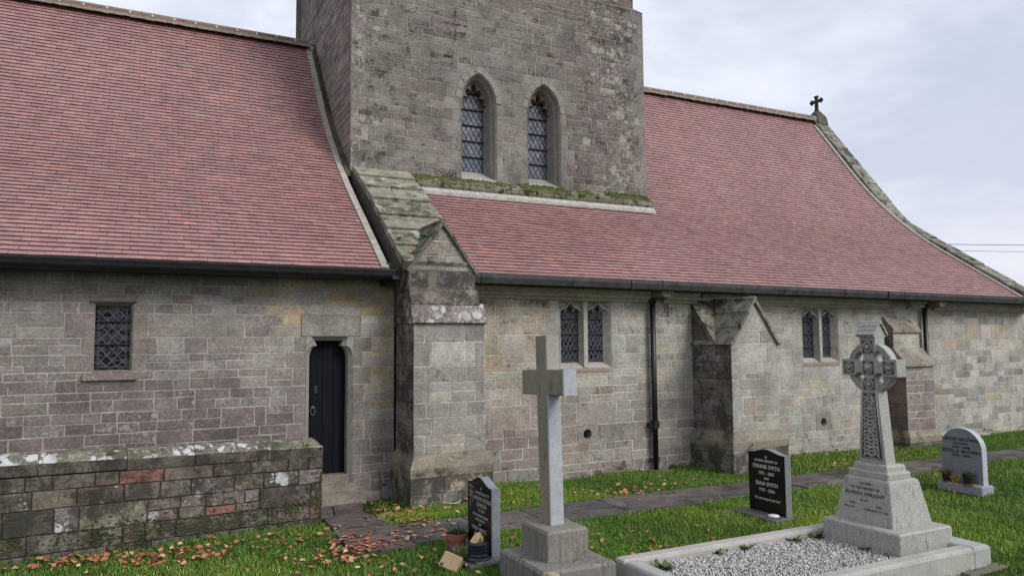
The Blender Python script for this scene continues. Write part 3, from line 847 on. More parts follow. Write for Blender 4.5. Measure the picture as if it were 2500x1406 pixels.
# --- string course under the nave eaves, corbels and downpipes
mb = MB()
def string(x0, x1, c):
    pf = [(9.992, .865), (9.86, .865), (9.835, .845), (9.835, .815), (9.862, .795), (9.875, .775), (9.853, .752), (9.862, .728), (9.895, .715), (9.93, .705), (9.95, .672), (9.992, .66)]
    x = x0; mb = MB()
    while x < x1:
        e = min(x+rnd.uniform(.75, 1.25), x1)
        mb.extrude([(y+rnd.uniform(-.002, .002), z-.07*(x-4.3)/14*1.1+rnd.uniform(-.002, .002)) for y, z in pf], lambda y, z: (x, y, z), lambda y, z: (e-.006, y, z), vary(c, rnd, .07), (.1, .22, .02))
        x = e
    part(mb, 'string_course', M['dressed'])
string(4.14, 7.52, S(152, 148, 132, KW)); string(7.84, 8.56, S(154, 148, 134, KW)); string(9.70, 13.46, S(150, 147, 132, KW)); string(14.15, 14.62, S(148, 144, 130, KW)); string(14.98, 18.32, S(154, 150, 136, KW))
for cx, z in ((7.68, .78), (14.80, .74)):
    mb = MB(); mb.col = S(112, 106, 92, KW); mb.wx = (.25, .42, .05)
    mb.box(cx-.15, cx+.15, 9.78, 9.995, z-.055, z+.075); mb.stack(cx+.02, 9.74, [(z-.05, .09, .09), (z-.01, .13, .10), (z+.06, .13, .10), (z+.075, .10, .08)])
    part(mb, 'spout_stone', M['coping'])
def downpipe(x, z0, z1, y=9.905):
    mb = MB(); mb.tube([(x, y, z0), (x, y, z1)], .047, 14); mb.tube([(x, y, z1), (x, y, z1+.03), (x, y-.02, z1+.08), (x, y-.05, z1+.1)], [.047, .06, .06, .06], 12)
    o = part(mb, 'downpipe', M['black'], smooth=True)
    mb = MB()
    for z in (-1.36,):
        mb.tube([(x, y, z-.07), (x, y, z-.065), (x, y, z+.065), (x, y, z+.07)], [.05, .062, .062, .05], 14)
        mb.tube([(x, y, z+.045), (x, y, z+.075)], .068, 14); mb.box(x-.10, x-.05, y-.01, 9.99, z-.03, z+.03); mb.box(x+.05, x+.085, y-.01, 9.99, z-.03, z+.03)
    part(mb, 'pipe_collar', M['black'], o)
downpipe(7.575, G-.02, .62); downpipe(14.60, G-.02, .60)
mb = MB(); mb.box(7.42, 7.78, 9.72, 9.97, G-.08, G+.018, S(112, 104, 92), (.1, .3, .1)); part(mb, 'drain_stone', M['coping'])

# --- buttresses
def but_faces(mb, x0, x1, yf, yw, zs, cf, cs, rng, mort=MORT_R, quoin=None):
    masonry(mb, frameS(yf), zs, lambda z: (x0-.008, x1+.008), cf, rng, [], mort, quL=quoin, quR=quoin, lens=(.4, .8), split=.5)
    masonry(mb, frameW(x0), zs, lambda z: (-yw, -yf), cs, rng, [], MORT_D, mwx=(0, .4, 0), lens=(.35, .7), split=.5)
    masonry(mb, frameE(x1), zs, lambda z: (yf, yw), cf, rng, [], mort, lens=(.35, .7), split=.5)
def plinth(mb, x0, x1, yf, px, pf, z0, z1, z2, rng):
    """base block with a chamfered top"""
    X0, X1, YF = x0-px, x1+px, yf-pf
    but_faces(mb, X0, X1, YF, 10.0, levels(z0, z1, [], rng, .23), col_plinth, col_plinth, rng, MORT_D)
    c = S(126, 120, 104, KW); w = (.25, .36, .03); e = .012
    n = 2; xs_ = [X0-e+(X1-X0+2*e)*(.0 if i == 0 else .42 if i == 1 else 1) for i in range(3)]
    for a, b, cc in zip(xs_, xs_[1:], (vary(c, rng, .08), vary(c, rng, .08))):
        ta = x0 if a < x0 else a; tb = x1 if b > x1 else b
        mb.face([(a, YF-e, z1+.05), (b, YF-e, z1+.05), (tb, yf, z2), (ta, yf, z2)], cc, w)
        mb.face([(a, YF-e, z1-.06), (b, YF-e, z1-.06), (b, YF-e, z1+.05), (a, YF-e, z1+.05)], cc, (.1, .42, .03))
    mb.face([(X0-e, 10, z1+.05), (X0-e, YF-e, z1+.05), (x0, yf, z2), (x0, 10, z2)], vary(c, rng, .08), (.15, .52, .05))
    mb.face([(X0-e, 10, z1-.06), (X0-e, YF-e, z1-.06), (X0-e, YF-e, z1+.05), (X0-e, 10, z1+.05)], c, (.1, .5, 0))
    mb.face([(X1+e, YF-e, z1+.05), (X1+e, 10, z1+.05), (x1, 10, z2), (x1, yf, z2)], c, w)
    mb.face([(X1+e, YF-e, z1-.06), (X1+e, 10, z1-.06), (X1+e, 10, z1+.05), (X1+e, YF-e, z1+.05)], c, w)
    mb.face([(X0-e, YF-e, z1-.06), (X0-e, 10, z1-.06), (X1+e, 10, z1-.06), (X1+e, YF-e, z1-.06)], c, w)
def gable(mb, x0, x1, yf, z0, zp, cf, rng, nb, mort=MORT_R):
    xc = (x0+x1)/2
    zs = [z0+(zp-z0)*i/nb for i in range(nb+1)]
    masonry(mb, frameS(yf), zs, lambda z: (x0+(xc-x0)*(z-z0)/(zp-z0), x1+(xc-x1)*(z-z0)/(zp-z0)), cf, rng, [], mort, lens=(.5, .8), split=0)
def gablet_roof(mb, x0, x1, yf, yb, z0, zp, col, wx, rng, over=.05, t=.045):
    xc = (x0+x1)/2
    for s in (-1, 1):
        xe = x0-over if s < 0 else x1+over; sl = (zp-z0)/((x1-x0)/2)
        ze = z0-over*sl; cuts = (0, .36, .68, 1.0)
        for p, q in zip(cuts, cuts[1:]):
            A = lambda f, y, l: (xe+(xc-xe)*f-(-s)*0, y, ze+(zp+.045-ze)*f+l)
            up = .035
            pts = [A(p, yf-.05, up+.02), A(p, yb, up+.02), A(min(1, q+.02), yb, up), A(min(1, q+.02), yf-.05, up)]
            if s < 0: pts = pts[::-1]
            mb.slab(pts, t, vary(col, rng, .1), wx)
    mb.tube([(xc, yf-.055, zp+.062), (xc, yb, zp+.062)], .040, 8, vary(col, rng, .1), wx)

# first buttress, carrying the cross wall
rng = random.Random(51); mb = MB()
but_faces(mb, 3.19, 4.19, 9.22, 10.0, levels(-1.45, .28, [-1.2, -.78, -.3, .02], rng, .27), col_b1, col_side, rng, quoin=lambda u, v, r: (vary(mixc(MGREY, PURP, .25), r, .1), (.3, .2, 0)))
plinth(mb, 3.19, 4.19, 9.22, .075, .09, G-.1, -1.66, -1.44, rng)
but_faces(mb, 3.17, 4.12, 9.38, 10.3, levels(.265, .985, [.72], rng, .26), col_plinth, col_side, rng, MORT_D)
gable(mb, 3.14, 4.14, 9.38, .98, 1.60, col_b1, rng, 3)
mb.face([(3.17, 10.3, .98), (3.17, 9.38, .98), (3.17, 9.38, .99), (3.17, 10.3, 1.3)], S(90, 86, 76), (0, .4, 0))
b1 = part(mb, 'buttress', M['stone'])
mb = MB(); cw = S(112, 103, 98, KW)
# two weathering slabs with drips
mb.extrude([(9.40, .745), (9.375, .735), (9.272, .525), (9.29, .495), (9.45, .47)], lambda y, z: (3.165, y, z), lambda y, z: (4.155, y, z), S(106, 99, 89, KW), (.3, .62, .08))
mb.extrude([(9.40, .545), (9.29, .535), (9.175, .310), (9.165, .275), (9.20, .262), (9.45, .27)], lambda y, z: (3.155, y, z), lambda y, z: (4.215, y, z), cw, (.74, .36, .0))
part(mb, 'weathering_slab', M['coping'], b1)
mb = MB(); gablet_roof(mb, 3.16, 4.12, 9.38, 10.75, .985, 1.60, S(104, 101, 90, KW), (.3, .52, .10), rng, .045)
part(mb, 'gablet_roof', M['coping'], b1)

# second buttress
mb = MB(); rng = random.Random(52)
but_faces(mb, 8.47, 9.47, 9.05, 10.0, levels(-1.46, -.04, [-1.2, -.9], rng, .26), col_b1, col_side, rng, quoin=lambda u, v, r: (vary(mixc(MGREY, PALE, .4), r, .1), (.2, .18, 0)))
plinth(mb, 8.47, 9.47, 9.05, .09, .08, G-.1, -1.66, -1.45, rng)
gable(mb, 8.47, 9.47, 9.05, -.04, .63, col_b1, rng, 3)
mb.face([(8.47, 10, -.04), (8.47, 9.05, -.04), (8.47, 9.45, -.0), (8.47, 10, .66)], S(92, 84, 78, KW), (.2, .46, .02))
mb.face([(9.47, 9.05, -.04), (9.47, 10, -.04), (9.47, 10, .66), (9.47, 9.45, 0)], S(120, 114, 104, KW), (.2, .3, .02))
b2 = part(mb, 'buttress', M['stone'])
mb = MB(); cb = S(122, 118, 100, KW)
mb.slab([(8.45, 9.40, -.02), (9.49, 9.40, -.02), (9.49, 10.0, .71), (8.45, 10.0, .71)], .07, mixc(cb, GREY, .4), (.4, .60, .34))
part(mb, 'weathering_slab', M['coping'], b2)
mb = MB(); gablet_roof(mb, 8.47, 9.47, 9.05, 9.99, -.04, .63, mixc(cb, GREY, .3), (.35, .56, .22), rng, .05)
part(mb, 'gablet_roof', M['coping'], b2)

# third buttress, two set-offs
mb = MB(); rng = random.Random(53)
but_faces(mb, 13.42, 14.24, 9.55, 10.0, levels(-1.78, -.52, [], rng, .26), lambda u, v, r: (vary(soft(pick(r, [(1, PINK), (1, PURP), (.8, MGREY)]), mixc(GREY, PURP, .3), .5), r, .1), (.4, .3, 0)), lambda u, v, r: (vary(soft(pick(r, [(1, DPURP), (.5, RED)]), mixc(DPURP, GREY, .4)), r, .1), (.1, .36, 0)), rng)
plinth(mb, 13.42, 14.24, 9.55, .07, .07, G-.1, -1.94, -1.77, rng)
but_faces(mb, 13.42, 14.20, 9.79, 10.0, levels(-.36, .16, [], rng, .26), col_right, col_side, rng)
b3 = part(mb, 'buttress', M['stone'])
mb = MB(); cb = S(132, 125, 113, KW)
mb.extrude([(9.80, -.17), (9.77, -.17), (9.51, -.485), (9.505, -.53), (9.56, -.545), (9.8, -.5)], lambda y, z: (13.38, y, z), lambda y, z: (14.28, y, z), cb, (.5, .42, .04))
mb.extrude([(9.995, .47), (9.97, .47), (9.75, .19), (9.745, .145), (9.80, .135), (9.995, .2)], lambda y, z: (13.38, y, z), lambda y, z: (14.24, y, z), cb, (.5, .42, .04))
part(mb, 'weathering_slab', M['coping'], b3)

# --- tower
rng = random.Random(61); mb = MB()
TX0, TX1, TY0, TY1, TZ, TT = 3.06, 9.15, 12.10, 17.36, 6.82, 9.4
L1 = Lancet(5.415, .355, 2.95, 4.42, .53, .10); L2 = Lancet(6.785, .355, 2.95, 4.42, .53, .10)
zsT = levels(2.2, TZ, [2.95, 3.2, 3.45, 3.72, 4.0, 4.20, 4.42, 4.66, 4.88, 5.075], rng, .24)
masonry(mb, frameS(TY0), zsT, lambda z: (TX0-.008, TX1+.008), col_tower, rng, [L1, L2], MORT_T, qcol=q_tower, quL=lambda u, v, r: (vary(mixc(GREY, PURP, .5), r, .1), (.85, .40, 0)), quR=q_tower)
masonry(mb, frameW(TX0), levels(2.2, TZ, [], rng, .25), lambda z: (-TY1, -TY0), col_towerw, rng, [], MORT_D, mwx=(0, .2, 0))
masonry(mb, frameE(TX1), levels(2.2, TZ, [], rng, .25), lambda z: (TY0, TY1), col_towerw, rng, [], MORT_T)
mb.face([(TX1, TY1, 2.2), (TX0, TY1, 2.2), (TX0, TY1, TT), (TX1, TY1, TT)], GREY)
# set-off and upper stage
so = .17; a = (TX0-.01, TX1+.01, TY0-.01, TY1+.01); cst = S(112, 106, 92, KW)
A = [(a[0], a[2], TZ), (a[1], a[2], TZ), (a[1], a[3], TZ), (a[0], a[3], TZ)]; B = [(a[0]+.10, a[2]+.10, TZ+.10), (a[1]-so, a[2]+.10, TZ+.10), (a[1]-so, a[3]-so, TZ+.10), (a[0]+.10, a[3]-so, TZ+.10)]
for i in range(4): mb.face([A[i], A[(i+1) % 4], B[(i+1) % 4], B[i]], cst, (.15, .45, .30))
zu = levels(TZ+.09, TT, [], rng, .25)
masonry(mb, frameS(B[0][1]), zu, lambda z: (B[0][0], B[1][0]), col_tower, rng, [], MORT_T)
masonry(mb, frameW(B[0][0]), zu, lambda z: (-B[3][1], -B[0][1]), col_towerw, rng, [], MORT_D)
masonry(mb, frameE(B[1][0]), zu, lambda z: (B[1][1], B[2][1]), col_towerw, rng, [], MORT_T)
mb.face([(B[0][0], B[0][1], TT), (B[1][0], B[1][1], TT), (B[2][0], B[2][1], TT), (B[3][0], B[3][1], TT)], GREY)
tower = part(mb, 'tower', M['stone'])
mb = MB(); mb.col = S(70, 66, 60)
for (z, y0, y1) in ((6.50, 14.3, 15.0),):
    mb.box(TX0-.016, TX0+.05, y0, y1, z+.3, z+1.2, S(96, 92, 84), (.1, .35, 0))
part(mb, 'belfry_louvre', M['dressed'], tower)
# lancets
def lancet(L):
    mb = MB(); c = mixc(OLIVE, MGREY, .6); wx = (.08, .2, 0)
    prof = ((-.004, 12.088, 2.955), (.022, 12.125, 2.965), (.030, 12.20, 3.0), (.062, 12.23, 3.02), (.07, 12.27, 3.05), (.085, 12.36, 3.09), (.115, 12.45, 3.15), (.115, 12.52, 3.15))
    rings = [[(x, y, z) for x, z in L.path(o, 2.93, 10)] for o, y, zb in prof]
    for i, (a, b) in enumerate(zip(rings, rings[1:])):
        for k in range(len(a)-1): mb.face([a[k], b[k], b[k+1], a[k+1]], vary(c, rnd, .02), wx)
    # sloping sill
    mb.extrude([(12.50, 3.17), (12.44, 3.165), (12.42, 3.14), (12.09, 2.96), (12.075, 2.93), (12.1, 2.90), (12.5, 2.9)], lambda y, z: (L.cx-L.w-.002, y, z), lambda y, z: (L.cx+L.w+.002, y, z), mixc(MGREY, PALE, .3), (.2, .15, .0))
    # voussoirs of the hood
    n = 40; up = L.path(-.105, L.zs, n)[1:-1]; lo = L.path(.0, L.zs, n)[1:-1]; per = len(up)//9
    for k in range(len(up)-1):
        if k % per == 0: cc = vary(mixc(OLIVE, MGREY, .5), rnd, .08)
        g = .0 if k % per else .003
        y = 12.083 if k % per else 12.092
        mb.face([(up[k][0], y, up[k][1]), (lo[k][0], y, lo[k][1]), (lo[k+1][0], y, lo[k+1][1]), (up[k+1][0], y, up[k+1][1])], cc if k % per else S(150, 146, 134), (.12, .2, 0))
        mb.face([(up[k+1][0], y, up[k+1][1]), (up[k+1][0], 12.1, up[k+1][1]), (up[k][0], 12.1, up[k][1]), (up[k][0], y, up[k][1])], cc, (.1, .3, 0))
    # cinquefoil cusping set in the head
    o0 = .085; n = 60; out = L.path(o0, 4.30, n)[1:-1]; inn = []
    m = len(out); cxp, czp = L.cx, L.zs+.05
    acc = [0]
    for a, b in zip(out, out[1:]): acc.append(acc[-1]+math.hypot(b[0]-a[0], b[1]-a[1]))
    for k, (x, z) in enumerate(out):
        t = acc[k]/acc[-1]; lob = abs(math.sin(PI*5*t))**.55; d = .032+.115*(1-lob)
        if t < .02 or t > .98: d = .03
        dx, dz = cxp-x, czp-z; q = math.hypot(dx, dz); inn.append((x+dx/q*d, z+dz/q*d))
    for k in range(m-1):
        for y, s in ((12.33, 1), (12.42, -1)):
            f = [(out[k][0], y, out[k][1]), (inn[k][0], y, inn[k][1]), (inn[k+1][0], y, inn[k+1][1]), (out[k+1][0], y, out[k+1][1])]
            mb.face(f if s > 0 else f[::-1], S(120, 110, 97, KW), (.05, .3, 0))
        mb.face([(inn[k][0], 12.33, inn[k][1]), (inn[k][0], 12.42, inn[k][1]), (inn[k+1][0], 12.42, inn[k+1][1]), (inn[k+1][0], 12.33, inn[k+1][1])], S(116, 107, 95, KW), wx)
    wo = part(mb, 'window', M['dressed'])
    poly = [(x, z) for x, z in L.path(.10, 3.15, 8)]
    leadlight(wo, poly, 12.455, .088, R(60), [3.15+.30*i for i in range(1, 6)], 'glass_tower', wd=.010, barr=.014, lmat='lead_dark')
lancet(L1); lancet(L2)
# ledge, flashing and moss at the foot of the tower
mb = MB(); rng = random.Random(62); x = 4.0
while x < 9.20:
    e = min(x+rng.uniform(.7, 1.2), 9.20); c = vary(S(118, 114, 98, KW), rng, .1)
    mb.extrude([(12.11, 2.955), (12.03, 2.91), (11.935, 2.82), (11.925, 2.745), (11.95, 2.68), (12.11, 2.64)], lambda y, z: (x, y, z-.0), lambda y, z: (e-.008, y, z-.0), c, (.3, .36, .44))
    x = e
part(mb, 'plinth_course', M['coping'], tower)
mb = MB(); x = 4.05; pr = None
while x < 9.22:
    y, z = 11.93, 2.745
    cur = [(x, 11.945, 2.70), (x, 11.918, 2.685), (x, 11.865+rng.uniform(-.008, .008), 2.625+rng.uniform(-.006, .006)), (x, 11.865, 2.57)]
    if pr:
        for j in range(3): mb.face([pr[j+1], cur[j+1], cur[j], pr[j]], vary(S(168, 164, 156), rng, .06))
    pr = cur; x += .12
part(mb, 'flashing', M['mortar'], tower)
def moss(name, spots, parent, seed, col=S(84, 96, 24)):
    rng = random.Random(seed)
    for (x0, x1, y0, y1, z0, z1, n, r) in spots:
        mb = MB()
        for _ in range(n):
            t = rng.random(); u = rng.random(); q = r*rng.uniform(.3, .85)
            c = mixc(vary(col, rng, .3, .1), S(40, 34, 20), rng.uniform(0, .55))
            mb.sphere((x0+(x1-x0)*t, y0+(y1-y0)*u, z0+(z1-z0)*u+rng.uniform(-.01, .01)), q, 6, 4, c, sq=(1.7, .6, .42))
        part(mb, name, M['attr'], parent, True)['kind'] = 'stuff'
moss('moss', [(4.1, 4.5, 11.95, 12.06, 2.83, 2.94, 130, .030), (4.5, 5.65, 11.93, 12.06, 2.80, 2.94, 460, .030), (5.7, 6.1, 11.95, 12.05, 2.83, 2.93, 110, .028), (6.2, 7.2, 11.93, 12.07, 2.80, 2.96, 420, .034), (7.45, 7.8, 11.94, 12.05, 2.82, 2.93, 130, .030), (8.2, 9.17, 11.94, 12.08, 2.82, 2.97, 400, .032)], tower, 71)
moss('moss', [(4.55, 5.0, 12.075, 12.09, 2.95, 3.09, 60, .016), (4.72, 5.25, 12.08, 12.092, 5.76, 5.80, 60, .012), (4.93, 4.97, 12.08, 12.09, 5.45, 6.1, 46, .012), (4.98, 5.16, 12.08, 12.09, 5.62, 5.66, 36, .011), (4.72, 4.92, 12.08, 12.09, 5.14, 5.19, 40, .018), (4.86, 4.9, 12.08, 12.09, 4.92, 5.14, 20, .011), (4.60, 4.63, 12.08, 12.09, 3.2, 3.48, 18, .008), (4.98, 5.0, 12.08, 12.09, 3.5, 4.1, 22, .007)], tower, 73, S(58, 52, 38))
moss('moss', [(2.98, 3.06, 12.2, 12.7, 2.98, 3.28, 60, .028), (2.98, 3.06, 12.7, 13.3, 3.28, 3.98, 90, .026), (2.98, 3.06, 13.3, 15.1, 3.98, 6.2, 160, .024)], tower, 72, S(74, 70, 34))
# ------------------------------------------------------------------ the low boundary wall
wallO = thing('boundary_wall', 'low mossy rubble wall with lichen spotted coping beside the dark church door', 'stone wall', loc=(1.955, 8.94, G))
rng = random.Random(81); mb = MB()
ux, uy = Vector((3.155, .28, 0)).normalized().xy
O = Vector((1.945, 8.95, 0)); U = Vector((ux, uy, 0)); N = Vector((uy, -ux, 0)); V = Vector((0, 0, 1))
slope = lambda u: -u*.018                    # the wall rises a little to the left (u runs from -9 to 0)
def col_low(u, v, r):
    c = pick(r, [(1, S(104, 92, 82, KW)), (.8, S(92, 84, 74, KW)), (.22, S(126, 84, 70, KW)), (.7, S(112, 104, 100, KW)), (.5, S(110, 104, 88, KW))])
    base = clamp((-1.70-v)/.3); c = soft(c, S(104, 95, 86, KW), .22)
    return vary(c, r, .2, .06), (r.uniform(.15, .78), .50+r.uniform(-.1, .25)+.1*base, .10+.55*base*r.random())
class ShearF: pass
FV = (O, U, V, N)
mw = MB()
masonry(mw, FV, levels(G-.12, -1.325, [-1.46, -1.63, -1.86], rng, .20), lambda z: (-9.0, 0.0), col_low, rng, [], S(62, 56, 48), (0.05, .45, .10), lens=(.5, 1.2), split=.22, proud=.012)
masonry(mw, (O, -N, V, U), levels(G-.12, -1.325, [-1.47, -1.62, -1.80, -1.95], rng, .17), lambda z: (0.0, .30), col_low, rng, [], S(70, 64, 54), (0.05, .35, .06), lens=(.5, 1.2), split=.1, proud=.012)
mw.face([O+U*(-9)-N*.3+V*G, O-N*.3+V*G, O-N*.3-V*1.3, O+U*(-9)-N*.3-V*1.3][::-1], S(96, 88, 78), (.2, .4, .05))
def shear(mbx, zref=-2.1, zt=-1.3):
    for i, p in enumerate(mbx.v):
        u = (Vector(p)-O).dot(U); k = clamp((p[2]-zref)/(zt-zref), 0, 1.2)
        mbx.v[i] = (p[0], p[1], p[2]+slope(u)*k)
shear(mw)
part(mw, 'stonework', M['wallcap'], wallO)
mc = MB(); us = [0]
while us[-1] > -9: us.append(us[-1]-rng.uniform(.58, .82))
PR = [(.012, -1.318), (.022, -1.205), (-.09, -1.125), (-.24, -1.120), (-.33, -1.20), (-.32, -1.318)]
for k, (a, b) in enumerate(zip(us, us[1:])):
    ea = a+(.01 if k == 0 else -.004); hip = .07 if k == 0 else 0
    f0 = lambda n, z: O+U*(ea-(hip if z > -1.15 else 0))+N*n+V*z
    f1 = lambda n, z: O+U*(b+.004)+N*n+V*z
    dz = rng.uniform(-.006, .006); c = vary(S(104, 100, 82, KW), rng, .1)
    A = [f0(n, z+dz) for n, z in PR]; B = [f1(n, z+dz) for n, z in PR]
    for i in range(6):
        j = (i+1) % 6
        w = (.90, .40, .22) if i in (1, 2) else (.30, .58, .06)
        mc.face([A[i], A[j], B[j], B[i]], c if i in (1, 2) else vary(S(92, 84, 78, KW), rng, .08), w)
    mc.face(A[::-1], c, (.2, .4, .1)); mc.face(B, c)
for i, p in enumerate(mc.v):
    u = (Vector(p)-O).dot(U); mc.v[i] = (p[0], p[1], p[2]+slope(u))
part(mc, 'coping_stone', M['wallcap'], wallO)
def low_moss():
    r = random.Random(83); mb = MB()
    for u0, du, z0, dz, n in ((-2.0, .22, -1.86, .05, 90), (-1.85, .3, -1.98, .05, 80), (-2.6, .15, -1.9, .05, 40), (-.45, .3, -1.86, .05, 150), (-.9, .35, -1.93, .05, 130), (-.05, .05, -1.72, .14, 80), (-1.2, .25, -1.99, .04, 70), (-.03, .03, -1.88, .06, 50), (-3.2, .2, -1.95, .05, 50)):
        for _ in range(int(n*1.6)):
            u = min(-.015, u0+r.gauss(0, du)); z = z0+r.gauss(0, dz); q = r.uniform(.006, .017); p = O+U*u+V*max(z, G)+N*.011
            mb.sphere(p, q, 6, 4, mixc(vary(S(58, 60, 26), r, .3, .1), S(34, 30, 20), r.random()*.7), sq=(1.25, .4, .8))
    part(mb, 'moss', M['attr'], wallO, True)['kind'] = 'stuff'
low_moss()

# ------------------------------------------------------------------ ground, path, grass
tg = NT('lawn_soil')
n1 = tg.noise(1.2, 6); n2 = tg.noise(45, 6, .7)
gc = tg.mix(tg.mapr(n1, .35, .65, 0, 1), (.020, .036, .008), (.040, .055, .012))
gc = tg.mix(tg.mapr(n2, .45, .7, 0, .6), gc, (.022, .018, .010)); tg.bump(n2, .6, .02)
M['soil'] = tg.fin(gc, .95, .1)
def gz(x, y):
    return .018*math.sin(x*1.1+.4*y)*math.cos(y*.9-.3*x)+.010*math.sin(2.9*x+1.3*y)
me = bpy.data.meshes.new('lawn'); vs = []; fs = []
xs_ = [-200, -60, -20]+[-10+.25*i for i in range(141)]+[40, 90, 250]; ys_ = [-200, -60, -20]+[-5+.25*i for i in range(69)]+[30, 80, 250]
for y in ys_:
    for x in xs_: vs.append((x, y, G+(gz(x, y) if -10 <= x <= 25 and -5 <= y <= 12 else 0)))
nx = len(xs_)
for j in range(len(ys_)-1):
    for i in range(nx-1): fs.append((j*nx+i, j*nx+i+1, (j+1)*nx+i+1, (j+1)*nx+i))
me.from_pydata(vs, [], fs); me.materials.append(M['soil']); me.polygons.foreach_set('use_smooth', [True]*len(me.polygons))
lawn = bpy.data.objects.new('lawn', me); COL.objects.link(lawn); lawn['kind'] = 'structure'; lawn['label'] = 'grassy churchyard ground'

M['flag'] = stone_mat('path_flagstone', (3, 14, 3), .45, pale=(.20, .19, .175), lich=(.22, .21, .19), var=.25)
rng = random.Random(91)
def flag_path(name, slabs):
    mb = MB()
    for pts in slabs:
        c = vary(pick(rng, [(1, S(92, 86, 82)), (.7, S(102, 93, 87)), (.5, S(84, 80, 78))]), rng, .12)
        cx = sum(p[0] for p in pts)/len(pts); cy = sum(p[1] for p in pts)/len(pts)
        t = rng.uniform(-.006, .006); z = G+.030
        P = [(p[0]+(cx-p[0])*.012+rng.uniform(-.01, .01), p[1]+(cy-p[1])*.02+rng.uniform(-.01, .01), z+t+rng.uniform(-.004, .004)) for p in pts]
        mb.slab(P, .12, c, (.3, .30+rng.uniform(0, .3), .12))
    o = mb.build(name, M['flag']); o['kind'] = 'structure'; o['label'] = 'dark sandstone flagged path'; return o
sl = []; x = 2.62
while x < 30:
    w = rng.uniform(.75, 1.3); s = rng.uniform(-.05, .05); yn = 7.50+.02*(x-2.6) if x < 13 else 7.71
    yf = 8.36+.004*x
    if rng.random() < .35:
        ym = (yn+yf)/2+rng.uniform(-.1, .1); sl += [[(x, yn), (x+w, yn+.01), (x+w, ym), (x, ym)], [(x, ym), (x+w, ym), (x+w, yf), (x, yf)]]
    else: sl.append([(x, yn), (x+w+s, yn+.01), (x+w, yf), (x, yf)])
    x += w
sl += [[(2.17, 9.22), (2.52, 9.22), (2.66, 9.72), (2.25, 9.72)], [(1.80, 9.08), (2.16, 9.20), (2.24, 9.72), (1.80, 9.72)], [(1.98, 8.52), (2.60, 8.56), (2.52, 9.2), (1.99, 9.1)], [(1.94, 8.02), (2.62, 8.05), (2.62, 8.55), (1.98, 8.5)], [(2.00, 7.42), (2.60, 7.42), (2.62, 8.02), (1.94, 8.0)]]
path = flag_path('path', sl)

grave = (3.80, 7.08, 4.27, 5.60)
def blocked(X, Y):
    b = (Y > 7.48+.02*(X-2.6)*(X < 13)+.23*(X >= 13)) & (Y < 8.37+.004*X) & (X > 2.6)
    b |= (X > 1.97) & (X < 2.60) & (Y > 7.44) & (Y < 10)
    b |= (X > 1.7) & (X < 2.72) & (Y > 9.1)
    b |= (X > grave[0]) & (X < grave[1]) & (Y > grave[2]) & (Y < grave[3])
    b |= (X > 2.95) & (X < 3.65) & (Y > 5.35) & (Y < 6.16)
    b |= (Y > 9.985)
    b |= (X > 3.11) & (X < 4.27) & (Y > 9.13)
    b |= (X > 8.38) & (X < 9.56) & (Y > 8.97)
    b |= (X > 13.35) & (X < 14.31) & (Y > 9.48)
    b |= (X > 6.51) & (X < 6.82) & (Y > 6.31) & (Y < 7.02)
    b |= (X > 10.18) & (X < 10.46) & (Y > 6.23) & (Y < 6.84)
    b |= (X > 2.83) & (X < 3.16) & (Y > 6.45) & (Y < 7.2)
    wl = 8.95+(X-1.945)*.0887
    b |= (X < 1.96) & (Y > wl-.01)
    return b
